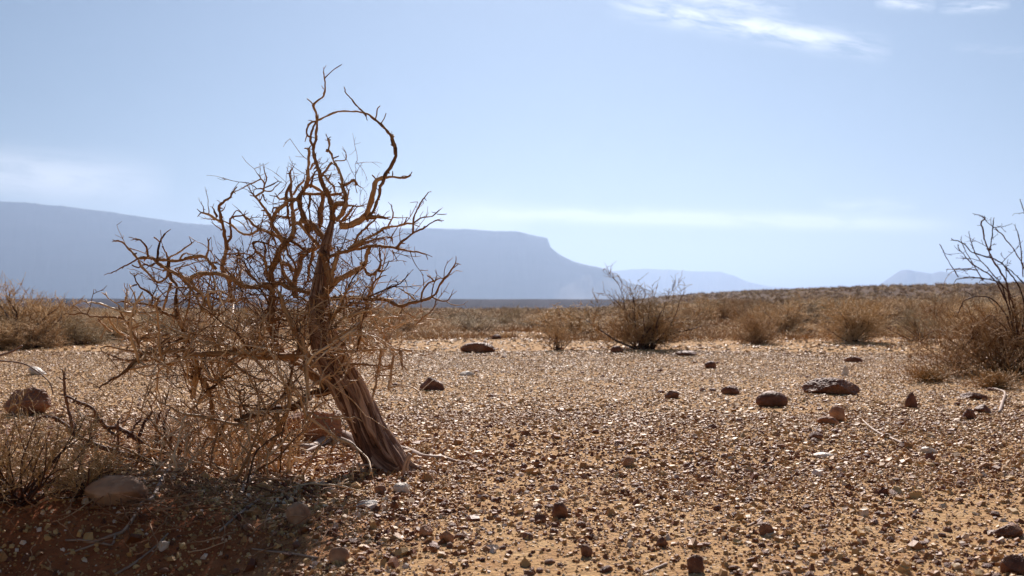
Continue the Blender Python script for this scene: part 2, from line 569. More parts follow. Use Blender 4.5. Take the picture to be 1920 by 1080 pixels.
def mountain(name, prof, dist, back, label, cliff=0.25, seed=0, run=None):
    """ridge whose crest follows prof (bearing px, height px), front flank runs towards the viewer"""
    px = np.array([p[0] for p in prof], float)
    py = np.array([p[1] for p in prof], float)
    n = 420
    s = np.linspace(px[0], px[-1], n)
    crest = np.interp(s, px, py)
    X0 = (s - 960) / FPX * dist
    top = (HORIZON - crest) / FPX * dist + CAMZ
    top = top + dist * 0.00050 * fbm(s * 0.05, s * 0 + seed, 4, seed)
    base = -30.0
    # rows: front foot -> top -> back
    run = run or dist * 0.10
    rows = []
    tt = [0.0, 0.12, 0.25, 0.4, 0.52, 0.62, 0.7, 0.76, 0.8, 0.83, 0.88, 0.94, 1.0]
    for t in tt:
        if t <= 0.8:
            hfrac = (t / 0.8) ** 1.55 * (1 - cliff)
        else:
            hfrac = (1 - cliff) + cliff * min(1.0, (t - 0.8) / 0.05)
        gully = fbm(s * 0.06, s * 0 + t * 3, 4, seed + 5) * run * 0.22 * (1 - t * 0.8)
        yy = dist - run * (1 - t) + gully
        zz = base + (top - base) * hfrac
        xs_ = X0 * (yy / dist)
        rows.append(np.stack([xs_, yy, zz], axis=1))
    for t in (0.3, 0.7, 1.0):
        yy = np.full(n, dist + back * t)
        zz = base + (top - base) * (1.0 - 0.12 * t) - (0 if t < 1 else 1) * (top - base) * 0.88
        rows.append(np.stack([X0 * (yy / dist), yy, zz], axis=1))
    V_ = np.concatenate(rows)
    idx = np.arange(len(rows) * n).reshape(len(rows), n)
    q = np.stack([idx[:-1, :-1], idx[:-1, 1:], idx[1:, 1:], idx[1:, :-1]], axis=-1).reshape(-1, 4)
    o = obj(name, make_mesh(name, V_, q, True), M_mountain)
    tag(o, label, kind='structure')
    return o


mountain('hills', [(-1500, 420), (-900, 372), (-400, 366), (0, 379), (60, 383), (130, 390), (235, 403), (330, 418), (420, 425), (560, 429), (700, 429),
                      (800, 429), (880, 431), (925, 435), (968, 435), (992, 441), (1027, 448), (1031, 464), (1050, 479), (1075, 491), (1100, 497),
                      (1140, 507), (1175, 528), (1230, 548), (1300, 562)], 8600, 2500,
         'long flat topped mesa fading into blue haze on the left', 0.22, 3)
mountain('hills', [(1050, 540), (1130, 511), (1165, 507), (1205, 504), (1255, 506), (1300, 509), (1352, 510), (1378, 518), (1400, 528), (1440, 537), (1500, 541), (1600, 545), (1700, 560)],
         17500, 2500, 'pale low range behind the end of the mesa', 0.05, 9)
mountain('hills', [(1630, 560), (1645, 538), (1668, 521), (1688, 508), (1700, 506.5), (1722, 510), (1745, 514), (1763, 510), (1785, 512), (1830, 521), (1920, 532), (2100, 524), (2600, 540)],
         13500, 2500, 'small blue peaks above the plain on the right', 0.05, 14)

pxs = np.linspace(-700, 2300, 240)
top_ = 560.6 + 0.9 * fbm(pxs * .01, pxs * 0 + 4, 3, 61) + np.interp(pxs, [-700, 130, 1140, 2300], [-3, -.3, .6, 1.5])
rows_ = []
for dd_, fr_ in ((1050, -1), (1180, .0), (1250, .75), (1300, 1.0), (1900, 1.0)):
    zt_ = (HORIZON - top_) / FPX * 1300 + CAMZ
    rows_.append(np.stack([(pxs - 960) / FPX * dd_, dd_ + 60 * fbm(pxs * .03, pxs * 0, 3, 62), np.where(fr_ < 0, -34.0, -26 + (zt_ + 26) * fr_)], axis=1))
idx = np.arange(5 * 240).reshape(5, 240)
q_ = np.stack([idx[:-1, :-1], idx[:-1, 1:], idx[1:, 1:], idx[1:, :-1]], axis=-1).reshape(-1, 4)
m_, k_ = material('plateau_scrub')
g_ = k_.n('ShaderNodeNewGeometry')
n_ = k_.n('ShaderNodeTexNoise', i_Vector=g_.outputs['Position'], i_Scale=0.02, i_Detail=6.0)
finish(k_, k_.ramp(n_.outputs[0], [(0.3, (0.026, 0.022, 0.032, 1)), (0.7, (0.055, 0.045, 0.055, 1))]), 0.95, None, 0.05)
tag(obj('plateau', make_mesh('plateau', np.concatenate(rows_), q_), m_), 'low dark plateau edge below the mesa', kind='structure')

# ------------------------------------------------------------------ stones
ICO_V, ICO_F = None, None


def icosphere(sub):
    t = (1 + 5 ** 0.5) / 2
    v = [(-1, t, 0), (1, t, 0), (-1, -t, 0), (1, -t, 0), (0, -1, t), (0, 1, t), (0, -1, -t), (0, 1, -t), (t, 0, -1), (t, 0, 1), (-t, 0, -1), (-t, 0, 1)]
    f = [(0, 11, 5), (0, 5, 1), (0, 1, 7), (0, 7, 10), (0, 10, 11), (1, 5, 9), (5, 11, 4), (11, 10, 2), (10, 7, 6), (7, 1, 8),
         (3, 9, 4), (3, 4, 2), (3, 2, 6), (3, 6, 8), (3, 8, 9), (4, 9, 5), (2, 4, 11), (6, 2, 10), (8, 6, 7), (9, 8, 1)]
    v = [np.array(p) / np.linalg.norm(p) for p in v]
    for _ in range(sub):
        c = {}
        nf = []

        def mid(a, b):
            key = (min(a, b), max(a, b))
            if key not in c:
                m = v[a] + v[b]
                v.append(m / np.linalg.norm(m))
                c[key] = len(v) - 1
            return c[key]
        for a, b, d in f:
            ab, bd, da = mid(a, b), mid(b, d), mid(d, a)
            nf += [(a, ab, da), (b, bd, ab), (d, da, bd), (ab, bd, da)]
        f = nf
    return np.array(v), np.array(f)


def rock_mesh(name, r, sub=3, planes=9, soft=0.10, seed=0, smooth=False, lump=0.12, rough=0.02):
    """angular rock: a ball cut by random planes, then roughened"""
    rs = np.random.default_rng(seed)
    v, f = icosphere(sub)
    n = rs.normal(size=(planes, 3))
    n /= np.linalg.norm(n, axis=1, keepdims=True)
    d = rs.uniform(0.55, 0.9, planes)
    dots = v @ n.T
    lim = np.where(dots > 1e-3, d[None, :] / np.maximum(dots, 1e-3), 9.0)
    rad = np.minimum(1.0, lim.min(axis=1))
    rad = rad * (1 - soft) + soft
    rad = rad * (1 + lump * (vnoise(v[:, 0] * 1.7 + 5, v[:, 1] * 1.7 + v[:, 2] * 1.3, seed)) + rough * rs.normal(size=len(v)))
    v = v * rad[:, None] * np.array(r)[None, :]
    tone = 0.5 + 0.5 * fbm(v[:, 0] / r[0] * 1.5, v[:, 2] / r[2] * 1.5 + v[:, 1] / r[1], 3, seed + 1)
    return make_mesh(name, v, f, smooth, {'tone': tone})


# rocks that stand out one by one: px centre, py of the foot, width px, height px, material, label, options
ROCKS = [
    (208, 956, 104, 47, M_greyrock, 'rounded grey-brown boulder on the shaded bank at lower left', dict(planes=10, soft=.2, seed=2, smooth=True, lump=.5, rough=.02)),
    (556, 986, 42, 34, M_greyrock, 'small rounded pale brown stone among the dead twigs below the tree', dict(planes=3, soft=.5, seed=3, smooth=True)),
    (578, 834, 102, 60, M_orangerock, 'orange rock behind the grey root, left of the leaning trunk', dict(planes=11, soft=.05, seed=4)),
    (30, 782, 84, 44, M_brownrock, 'big brown boulder at the left edge behind the olive bush', dict(planes=12, soft=.05, seed=5, lump=.4)),
    (66, 704, 34, 11, M_palerock, 'flat pale slab of rock leaning above the left edge boulder', dict(planes=8, soft=.1, seed=6, tilt=22)),
    (895, 663, 58, 17, M_rock, 'low dark flat-topped rock on the gravel right of the tree', dict(planes=8, soft=.1, seed=7)),
    (872, 654, 12, 6, M_rock, 'very small dark stone touching the left end of the flat-topped rock', dict(planes=6, soft=.2, seed=71)),
    (808, 734, 52, 25, M_rock, 'dark peaked rock on the gravel nearest the leaning trunk', dict(planes=9, soft=.1, seed=8, top=.7)),
    (1452, 764, 52, 25, M_rock, 'dark rounded oval rock left of the largest flat rock', dict(planes=3, soft=.45, seed=9, smooth=True)),
    (1570, 742, 96, 26, M_rock, 'largest long dark rock on the open gravel at right', dict(planes=9, soft=.12, seed=10)),
    (1576, 792, 32, 27, M_orangerock, 'wedge shaped stone with a sunlit pale top near the dry stick', dict(planes=12, soft=.02, seed=11, tilt=-24)),
    (1556, 798, 36, 14, M_orangerock, 'low reddish stone tucked beside the wedge shaped stone', dict(planes=9, soft=.1, seed=12)),
    (1713, 766, 23, 26, M_rock, 'small dark pyramid shaped stone on the gravel at right', dict(planes=12, soft=.02, seed=13, top=.45)),
    (1832, 750, 44, 12, M_rock, 'thin flat dark slab below the right edge bush', dict(planes=9, soft=.1, seed=14, tilt=6)),
    (1820, 788, 28, 19, M_rock, 'small brown angular stone below the thin flat slab', dict(planes=9, soft=.05, seed=15)),
    (1848, 776, 30, 14, M_rock, 'small reddish stone right of the brown angular stone', dict(planes=9, soft=.1, seed=151)),
    (1372, 741, 32, 15, M_rock, 'small ragged dark stone left of the oval rock', dict(planes=9, soft=.1, seed=16)),
    (1745, 853, 30, 12, M_palerock, 'small flat white stone on the gravel at right', dict(planes=7, soft=.2, seed=17)),
    (1605, 680, 32, 10, M_rock, 'small dark bar shaped stone beyond the largest dark rock', dict(planes=8, soft=.1, seed=18)),
    (1586, 706, 14, 18, M_palerock, 'small upright pale stone behind the largest dark rock', dict(planes=10, soft=.05, seed=181, top=.4)),
    (1290, 668, 36, 8, M_rock, 'thin dark slab in front of the middle bush, to its right', dict(planes=8, soft=.1, seed=19)),
    (1335, 692, 24, 12, M_rock, 'small dark stone between middle bush and oval rock', dict(planes=8, soft=.1, seed=20)),
    (1262, 749, 26, 13, M_rock, 'small brown lump of stone in the middle of the gravel', dict(planes=9, soft=.1, seed=21)),
    (930, 637, 18, 8, M_rock, 'tiny dark stone just behind the low flat-topped rock', dict(planes=8, soft=.1, seed=22)),
    (1158, 662, 22, 11, M_rock, 'brown rock at the foot of the middle bush', dict(planes=5, soft=.3, seed=221)),
    (1548, 860, 34, 8, M_palerock, 'thin pale sliver of stone in front of the dry stick', dict(planes=8, soft=.1, seed=23)),
    (1532, 826, 24, 13, M_rock, 'small dark stone left of the dry stick', dict(planes=9, soft=.1, seed=24)),
    (1180, 876, 22, 17, M_greyrock, 'small round grey-purple stone in mid gravel', dict(planes=5, soft=.3, seed=25)),
    (1440, 1006, 26, 22, M_rock, 'round dark red stone at lower right beside a pale splinter', dict(planes=5, soft=.3, seed=26)),
    (1048, 974, 30, 26, M_rock, 'dark red-brown angular stone at lower centre', dict(planes=9, soft=.05, seed=27)),
    (1012, 982, 22, 16, M_rock, 'smaller brown stone touching the angular one at lower centre', dict(planes=9, soft=.05, seed=271)),
    (1304, 1076, 36, 28, M_rock, 'largest dark stone at the bottom edge of the picture', dict(planes=8, soft=.1, seed=28)),
    (1099, 1046, 22, 20, M_rock, 'round dark stone near the bottom edge, centre', dict(planes=6, soft=.3, seed=29)),
    (1243, 1028, 20, 16, M_rock, 'small dark stone just above the largest bottom edge stone', dict(planes=8, soft=.1, seed=291)),
    (752, 926, 30, 17, M_palerock, 'pale yellowish pebble at the foot of the leaning trunk', dict(planes=5, soft=.3, seed=30)),
    (712, 928, 22, 14, M_orangerock, 'orange pebble left of the pale one by the trunk foot', dict(planes=9, soft=.1, seed=301)),
    (836, 1020, 26, 21, M_orangerock, 'blocky orange-brown stone right of the tree shadow', dict(planes=9, soft=.02, seed=31)),
    (798, 1008, 24, 18, M_orangerock, 'block of reddish stone beside the orange-brown one', dict(planes=9, soft=.02, seed=311)),
    (688, 953, 42, 10, M_palerock, 'flat whitish stone below the trunk foot', dict(planes=8, soft=.1, seed=32)),
    (634, 1058, 34, 28, M_greyrock, 'egg shaped grey-pink stone near the bottom edge below the tree', dict(planes=3, soft=.5, seed=33, smooth=True)),
    (1896, 693, 34, 20, M_rock, 'dark rock under the right edge bush', dict(planes=7, soft=.15, seed=34)),
    (1904, 1010, 60, 20, M_rock, 'flat brown stone at the right edge of the gravel', dict(planes=8, soft=.1, seed=35)),
    (1912, 1082, 50, 32, M_rock, 'dark stone in the bottom right corner', dict(planes=8, soft=.1, seed=36)),
    (875, 706, 26, 8, M_palerock, 'small whitish stone right of the peaked dark rock', dict(planes=8, soft=.1, seed=37)),
]
for (px, py, wd, hp, mt, lab, o) in ROCKS:
    gp = ground(px, py - 1)
    d = gp[1]
    sw = wd / FPX * d
    sh = hp / FPX * d
    op = dict(planes=8, soft=.1, seed=1, smooth=False)
    tilt = o.get('tilt', 0)
    topf = o.get('top', 0)
    op.update({kk: vv for kk, vv in o.items() if kk not in ('tilt', 'top')})
    depth = sw * 0.42
    me = rock_mesh('rock', (sw / 2 * 1.12, depth, sh * 0.78), sub=4 if wd > 40 else 3, **op)
    if topf:
        co = np.empty(len(me.vertices) * 3, np.float32)
        me.vertices.foreach_get('co', co)
        co = co.reshape(-1, 3)
        t = np.clip((co[:, 2] / (sh * 0.78) + 1) / 2, 0, 1)
        co[:, 0] *= 1.15 - topf * t
        co[:, 1] *= 1.15 - topf * t
        me.vertices.foreach_set('co', co.ravel())
        me.update()
    big = wd >= 30 and hp > 12
    r = obj('rock' if wd > 34 else 'stone', me, mt)
    r.location = (gp[0], gp[1] + depth * 0.8, float(H(gp[0], gp[1] + depth * 0.8)) + sh * 0.36)
    r.rotation_euler = (0, math.radians(tilt), 0)
    tag(r, lab, 'rock' if wd > 34 else 'stone')

# loose stones: individuals that share a few shapes
variants = []
for i in range(12):
    rr = np.random.default_rng(100 + i)
    me = rock_mesh('loose_stone', (1.0, rr.uniform(.6, .95), rr.uniform(.45, .8)), sub=2, planes=int(rr.integers(6, 11)), soft=rr.uniform(.02, .2), seed=200 + i, rough=0.03)
    me.materials.append(M_stone)
    variants.append(me)
proto = {}
cnt = 0
rs = np.random.default_rng(5)
placed = []
while cnt < 236:
    px = rs.uniform(430 if rs.random() < .8 else 0, 1930)
    py = 640 + 450 * rs.random() ** 0.75
    if px < 700 and py < 900:
        continue
    gp = ground(px, py)
    if gp[1] > 16:
        continue
    wpx = rs.uniform(9, 20) * (0.55 + 0.75 * (py - 600) / 480)
    s = wpx / 2 / FPX * gp[1]
    s = min(s, 0.03)
    if any((gp[0] - q[0]) ** 2 + (gp[1] - q[1]) ** 2 < (s + q[2]) ** 2 for q in placed):
        continue
    placed.append((gp[0], gp[1], s))
    vi = int(rs.integers(12))
    if vi not in proto:
        o = obj('stone', variants[vi])
        proto[vi] = o
    else:
        o = proto[vi].copy()
        COL.objects.link(o)
    o.name = 'stone'
    o.location = (gp[0], gp[1], gp[2] + s * 0.28)
    o.rotation_euler = (rs.uniform(-.3, .3), rs.uniform(-.3, .3), rs.uniform(0, 6.28))
    o.scale = (s * rs.uniform(.8, 1.3), s, s * rs.uniform(.7, 1.1))
    tag(o, 'small loose red-brown stone lying on the gravel plain', 'stone', 'small loose stones on the gravel plain')
    cnt += 1

# gravel: hundreds of thousands of chips, as one mass
CUBE = np.array([(-1, -1, -1), (1, -1, -1), (1, 1, -1), (-1, 1, -1), (-1, -1, 1), (1, -1, 1), (1, 1, 1), (-1, 1, 1)], float)
CQ = np.array([(0, 3, 2, 1), (4, 5, 6, 7), (0, 1, 5, 4), (1, 2, 6, 5), (2, 3, 7, 6), (3, 0, 4, 7)])


def chips(n, ylo, yhi, smin, smax, seed, powr=2.2, patch=True):
    r = np.random.default_rng(seed)
    y = np.sqrt(r.uniform(ylo ** 2, yhi ** 2, n))
    x = (0.55 * y + 1.3) * r.uniform(-1, 1, n)
    if patch:
        dn = fbm(x * 1.1, y * 0.8, 3, 77) + 0.15 * (y - 3) / 3
        keep = r.random(n) < np.clip(0.84 + 0.8 * dn + 0.3 * (x < -0.1) - 0.26 * sstep(4.3, 3.0, y) * (x > -0.3), 0.15, 1)
        bank = ((x + 1.35) / .8) ** 2 + ((y - 2.85) / .42) ** 2 < 1.0 + 0.8 * fbm(x * 3, y * 3, 3, 78)
        keep &= ~(bank & (r.random(n) < .6))
        x, y = x[keep], y[keep]
        n = len(x)
    s = smin * (smax / smin) ** (r.random(n) ** powr)
    v = CUBE[None] * (1 + r.uniform(-.38, .38, (n, 8, 3)))
    v[:, 4:, :2] *= r.uniform(.35, .8, (n, 1, 1))
    sc = np.stack([r.uniform(.7, 1.35, n), r.uniform(.6, 1.1, n), r.uniform(.35, 1.0, n)], axis=1)
    sc[:, 2] *= 1 - 0.42 * sstep(3.6, 7.5, y)
    v = v * sc[:, None, :] * (s * 0.62)[:, None, None]
    # tilt then turn
    tx, ty, tz = r.normal(0, .28, n), r.normal(0, .28, n), r.uniform(0, 6.283, n)
    c, s_ = np.cos(tx)[:, None], np.sin(tx)[:, None]
    yy, zz = v[..., 1] * c - v[..., 2] * s_, v[..., 1] * s_ + v[..., 2] * c
    v[..., 1], v[..., 2] = yy, zz
    c, s_ = np.cos(ty)[:, None], np.sin(ty)[:, None]
    xx, zz = v[..., 0] * c + v[..., 2] * s_, -v[..., 0] * s_ + v[..., 2] * c
    v[..., 0], v[..., 2] = xx, zz
    c, s_ = np.cos(tz)[:, None], np.sin(tz)[:, None]
    xx, yy = v[..., 0] * c - v[..., 1] * s_, v[..., 0] * s_ + v[..., 1] * c
    v[..., 0], v[..., 1] = xx, yy
    z = H(x, y) + s * sc[:, 2] * 0.25
    v += np.stack([x, y, z], axis=1)[:, None, :]
    fy_ = sstep(3.4, 8.0, y)
    tone = np.clip(r.normal(0, 1, n) * (0.27 - 0.10 * fy_) + 0.47 + 0.15 * fy_ + 0.12 * fbm(x * 2, y * 2, 2, 9), 0.02, 0.9)
    tone = np.where(r.random(n) < 0.05, r.uniform(.88, 1.0, n), tone)  # pale chips, some of them added to stand in for sun glints
    f = (CQ[None] + (np.arange(n) * 8)[:, None, None]).reshape(-1, 4)
    return v.reshape(-1, 3), f, np.repeat(tone, 8)


gb = Bag()
for args in [(160000, 2.2, 6.2, .0042, .018, 1), (115000, 2.2, 4.2, .003, .009, 2), (215000, 5.8, 13.0, .007, .020, 3), (7000, 2.2, 7.0, .014, .032, 6), (50000, 12.0, 32.0, .018, .05, 4)]:
    v, f, t = chips(*args)
    gb.add(v, f, t)
go = obj('gravel', gb.mesh('gravel', False), M_gravel)
tag(go, 'dense red-brown gravel chips scattered over the sand', 'gravel', kind='stuff')

# ------------------------------------------------------------------ shrubs


def grow(r, n_stem, hgt, rad, segs=5, kids=(6, 5), twig=0.004, stem_r=0.012, up=0.8, spread=1.0, kink=0.35, floor=0.0):
    """recursive shrub in local space -> list per level of (P (M,N,3), R (M,N))"""
    out = []
    az = r.uniform(0, 2 * math.pi, n_stem)
    tilt = np.arccos(np.clip(1 - r.random(n_stem) * spread, -0.2, 1)) * 0.9
    L = (1.0 / np.sqrt((np.sin(tilt) / rad) ** 2 + (np.cos(tilt) / hgt) ** 2)) * r.uniform(.72, 1.02, n_stem)
    D = np.stack([np.sin(tilt) * np.cos(az), np.sin(tilt) * np.sin(az), np.cos(tilt)], axis=1)
    base = np.stack([r.normal(0, rad * .06, n_stem), r.normal(0, rad * .06, n_stem), np.zeros(n_stem)], axis=1)
    r0 = np.full(n_stem, stem_r) * r.uniform(.6, 1.2, n_stem)
    length = L * 0.75
    for lvl in range(len(kids) + 1):
        M = len(base)
        N = segs
        P_ = np.empty((M, N + 1, 3))
        P_[:, 0] = base
        d = D.copy()
        for i in range(N):
            d = d + r.normal(0, kink, (M, 3)) * (0.6 if lvl == 0 else 1.0) + np.array([0, 0, 0.10 * up])
            d /= np.linalg.norm(d, axis=1, keepdims=True)
            P_[:, i + 1] = P_[:, i] + d * (length / N)[:, None]
        P_[..., 2] = np.maximum(P_[..., 2], floor)
        t = np.linspace(0, 1, N + 1)[None, :]
        R_ = r0[:, None] * (1 - 0.72 * t)
        out.append((P_, np.maximum(R_, twig * 0.5)))
        if lvl == len(kids):
            break
        K = kids[lvl]
        pi = np.repeat(np.arange(M), K)
        u = r.uniform(0.25 if lvl == 0 else .15, 1.0, M * K)
        fi = u * N
        i0 = np.minimum(fi.astype(int), N - 1)
        fr = (fi - i0)[:, None]
        nb = P_[pi, i0] * (1 - fr) + P_[pi, i0 + 1] * fr
        pd = P_[pi, i0 + 1] - P_[pi, i0]
        pd /= np.linalg.norm(pd, axis=1, keepdims=True) + 1e-9
        nd = pd + r.normal(0, 0.62, (M * K, 3)) + np.array([0, 0, 0.22 * up])
        nd /= np.linalg.norm(nd, axis=1, keepdims=True)
        r0 = np.maximum(np.repeat(r0, K) * (1 - 0.6 * u) * 0.55, twig)
        length = np.repeat(length, K) * r.uniform(.28, .55, M * K)
        base, D = nb, nd
    return out


def shrub_bag(levels, r, tone=(0.3, 0.5, 0.62), sides=(5, 4, 3, 3), rmin=0.0):
    b = Bag()
    for i, (P_, R_) in enumerate(levels):
        t = np.clip(r.normal(tone[min(i, len(tone) - 1)], 0.13, len(P_)), 0, 1)
        addtubes(b, P_, np.maximum(R_, rmin), sides[min(i, 3)], t)
    return b


def extent(pair):
    ex = []
    for pn, me in pair:
        co = np.empty(len(me.vertices) * 3, np.float32)
        me.vertices.foreach_get('co', co)
        ex.append(co.reshape(-1, 3))
    co = np.concatenate(ex)
    return 2 * np.percentile(np.abs(co[:, :2]), 98.5), np.percentile(co[:, 2], 99.8)


def shrub_obj(name, mesh_pair, loc, rot=0, s=(1, 1, 1)):
    root = empty(name, loc)
    root.rotation_euler = (0, 0, rot)
    root.scale = s
    for pn, me in mesh_pair:
        c = bpy.data.objects.new(pn, me)
        COL.objects.link(c)
        c.parent = root
    return root


def two_parts(seed, n_stem, hgt, rad, kids, twig, stem_r, mat1, mat2, tone2=(.3, .5, .62), **kw):
    r = np.random.default_rng(seed)
    lv = grow(r, n_stem, hgt, rad, kids=kids, twig=twig, stem_r=stem_r, **kw)
    m1 = shrub_bag(lv[:1], r, (0.4,)).mesh('stems')
    m1.materials.append(mat1)
    m2 = shrub_bag(lv[1:], r, tone2[1:], sides=(4, 3, 3, 3)).mesh('twigs')
    m2.materials.append(mat2)
    return [('stems', m1), ('twigs', m2)]


# kinds of background shrub
GOLD = [two_parts(300 + i, 34, .95, .70, (11, 9), .0036, .010, M_scrubdark, (M_scrub, M_scrub, M_scrubgrey)[i], kink=.30, spread=1.0, up=.25) for i in range(3)]
LOW = [two_parts(320 + i, 30, .55, .62, (9, 6), .0045, .009, M_scrubdark, (M_scrub, M_scrubgrey, M_scrub)[i], kink=.32, spread=1.05, up=.15) for i in range(3)]
AIRY = [two_parts(340 + i, 18, 1.15, .85, (9, 8), .0036, .014, M_scrubdark, (M_scrub, M_scrubgrey)[i], kink=.26, spread=.8) for i in range(2)]


def put(px, py, wpx, hpx, kind, label, group=None, rot=None, name='dry_shrub', nat=None):
    """shrub with its foot at a pixel, wpx wide and hpx high"""
    gp = ground(px, py)
    d = gp[1]
    nat = extent(kind)
    sw = wpx / FPX * d / nat[0]
    sh = hpx / FPX * d / nat[1]
    o = shrub_obj(name, kind, (gp[0], gp[1], gp[2] - 0.01), rot if rot is not None else random.uniform(0, 6.28), (sw, sw, sh))
    tag(o, label, 'shrub', group)
    return o


# the wide bush in the middle distance: bare dark top, straw coloured skirt
mid_b = two_parts(412, 24, 1.15, .95, (7, 6), .0036, .016, M_scrubdark, M_scrubgrey, tone2=(.4, .36, .45), kink=.30, spread=1.0, up=.4)
mid_s = two_parts(402, 36, .62, .80, (8, 6), .0042, .010, M_scrubdark, M_scrub, kink=.26, spread=1.0)
gp = ground(1204, 655)
root = shrub_obj('dry_shrub', mid_b, (gp[0], gp[1], gp[2]), 0.7, (1.62 / extent(mid_b)[0], 1.62 / extent(mid_b)[0], 1.10 / extent(mid_b)[1]))
c = bpy.data.objects.new('foliage', mid_s[1][1])
COL.objects.link(c)
c.parent = root
tag(root, 'wide bush with bare dark upper twigs, standing alone in the middle distance', 'shrub')
put(1600, 640, 138, 84, GOLD[0], 'rounded golden shrub right of centre, biggest dome on the plain')
put(1045, 656, 84, 66, AIRY[0], 'small open shrub left of the wide middle bush', nat=(1.6, 1.1))
put(1418, 644, 90, 60, GOLD[1], 'low brown shrub between the middle bush and the golden dome')
put(1722, 640, 120, 72, AIRY[1], 'loose open shrub between the golden dome and the right edge bush', nat=(1.6, 1.1))
put(40, 648, 190, 132, AIRY[0], 'tall wispy purple-brown bush at the left edge', nat=(1.6, 1.1))
put(100, 642, 130, 70, GOLD[2], 'dark brown shrub in front of the wispy left edge bush')
put(200, 640, 120, 54, LOW[0], 'low brown shrub behind the left tips of the tree', nat=(1.3, .6))
put(962, 614, 46, 46, AIRY[1], 'narrow reddish shrub standing up against the blue plain', nat=(1.6, 1.1))
put(880, 618, 96, 34, LOW[1], 'low sandy domed shrub behind the flat-topped rock', nat=(1.3, .6))
put(1360, 606, 52, 40, GOLD[0], 'small dark round shrub left of the low brown shrub')
put(1290, 618, 70, 42, AIRY[0], 'small greenish shrub to the right of the middle bush', nat=(1.6, 1.1))
put(1850, 625, 150, 70, GOLD[1], 'broad brown shrub partly hidden by the right edge bush')
put(-40, 650, 170, 120, GOLD[2], 'grey-brown bush cut by the left edge')
put(85, 632, 120, 84, GOLD[1], 'golden bush behind the dark brown one at the left')
put(640, 640, 110, 48, LOW[1], 'low golden shrub seen through the tree right of the trunk')
put(1500, 612, 70, 34, LOW[1], 'low grey-green shrub left of the golden dome')
put(1660, 618, 90, 44, GOLD[2], 'grey-green mound just right of the golden dome')
for i_, (px_, py_, w_, h_) in enumerate([(-20, 655, 130, 60), (60, 652, 120, 56), (150, 646, 120, 58), (235, 640, 110, 50), (300, 634, 110, 44), (360, 630, 90, 40)]):
    put(px_, py_, w_, h_, (GOLD + LOW)[i_], 'dry shrub of the brown thicket behind the left arms of the tree', 'thicket of shrubs behind the left arms of the tree')
put(800, 616, 40, 26, LOW[2], 'small dark shrub by the right hand twigs of the tree', nat=(1.3, .6))

rs = np.random.default_rng(12)
spots = []
tries = 0
while len(spots) < 270 and tries < 20000:
    tries += 1
    y = 17.5 * (75 / 17.5) ** rs.random()
    x = y * rs.uniform(-0.62, 0.62)
    pxx = 960 + x / y * FPX
    if y < 22 and (rs.random() < .75 or 1080 < pxx < 1300):
        continue
    R0 = rs.uniform(.45, .8)
    if any((x - a) ** 2 + (y - b) ** 2 < (0.75 * (R0 + c)) ** 2 for a, b, c in spots):
        continue
    spots.append((x, y, R0))
for (x, y, R0) in spots:
    right = x / y > 0.16
    k = rs.random()
    kind, nat = (LOW[int(rs.integers(3))], .6) if k < (.35 if right else .65) else ((GOLD[int(rs.integers(3))], 1.0) if k < .85 else (AIRY[int(rs.integers(2))], 1.2))
    hh = rs.uniform(.35, .62) if not right else rs.uniform(.5, .9)
    ext = extent(kind)
    o = shrub_obj('dry_shrub', kind, (x, y, float(H(x, y)) - .01), rs.uniform(0, 6.28), (R0 * 2.2 / ext[0], R0 * 2.2 / ext[0], hh / ext[1]))
    tag(o, 'low dry golden-brown shrub on the plain beyond the gravel', 'shrub', 'low dry shrubs across the plain')

# far scrub: too many to count, one mass
r = np.random.default_rng(31)
fb = Bag()
n = 20000
y = 34 * (600 / 34) ** r.random(n)
x = y * (1 - 2 * r.random(n) ** 1.4) * -0.80
ok = (H(x, y) > -6)
x, y = x[ok], y[ok]
n = len(x)
hgt_ = r.uniform(.30, .80, n) * np.where(x > 30, 1.25, np.where(y < 75, .6, .85))
K = 20
az = r.uniform(0, 6.283, (n, K))
ti = np.arccos(1 - r.random((n, K)) * .95)
L = hgt_[:, None] * r.uniform(.7, 1.1, (n, K))
D3 = np.stack([np.sin(ti) * np.cos(az) * 1.3, np.sin(ti) * np.sin(az) * 1.3, np.cos(ti)], axis=-1) * L[..., None]
b0 = np.stack([x, y, H(x, y)], axis=1)[:, None, :] + r.normal(0, .12, (n, K, 3)) * np.array([1, 1, 0])
Pm = np.stack([b0, b0 + D3 * .55 + r.normal(0, .05, (n, K, 3)), b0 + D3], axis=2).reshape(n * K, 3, 3)
wdt = (0.006 + y / 8000.0)
Rm = np.repeat(wdt, K)[:, None] * np.array([.6, 1.3, .5])[None, :]
addtubes(fb, Pm, Rm, 3, np.clip(np.repeat(r.normal(.42, .18, n), K), 0, 1))
fo = obj('scrub', fb.mesh('scrub'), M_scrub)
tag(fo, 'mass of far brown scrub reaching to the low rise', 'scrub', kind='stuff')

# low grass and dead stubble that covers the plain between the shrubs
n = 34000
y = 16.5 * (90 / 16.5) ** r.random(n)
x = y * r.uniform(-0.85, 0.75, n)
keep = (fbm(x * .25, y * .25, 3, 88) + .12 + .35 * (y - 22) / 20) > 0
x, y = x[keep], y[keep]
n = len(x)
K = 7
hh = r.uniform(.06, .26, n)[:, None] * r.uniform(.6, 1.1, (n, K)) * np.clip(y / 30, .5, 1.2)[:, None]
D3 = np.stack([r.normal(0, .6, (n, K)), r.normal(0, .6, (n, K)), np.ones((n, K))], axis=-1) * hh[..., None]
b0 = np.stack([x, y, H(x, y)], axis=1)[:, None, :] + r.normal(0, .06, (n, K, 3)) * np.array([1, 1, 0])
Pm = np.stack([b0, b0 + D3 * .55, b0 + D3 * np.array([1.3, 1.3, 1])], axis=2).reshape(n * K, 3, 3)
Rm = np.repeat(.002 + y / 9000.0, K)[:, None] * np.array([1, 1.1, .4])[None, :]
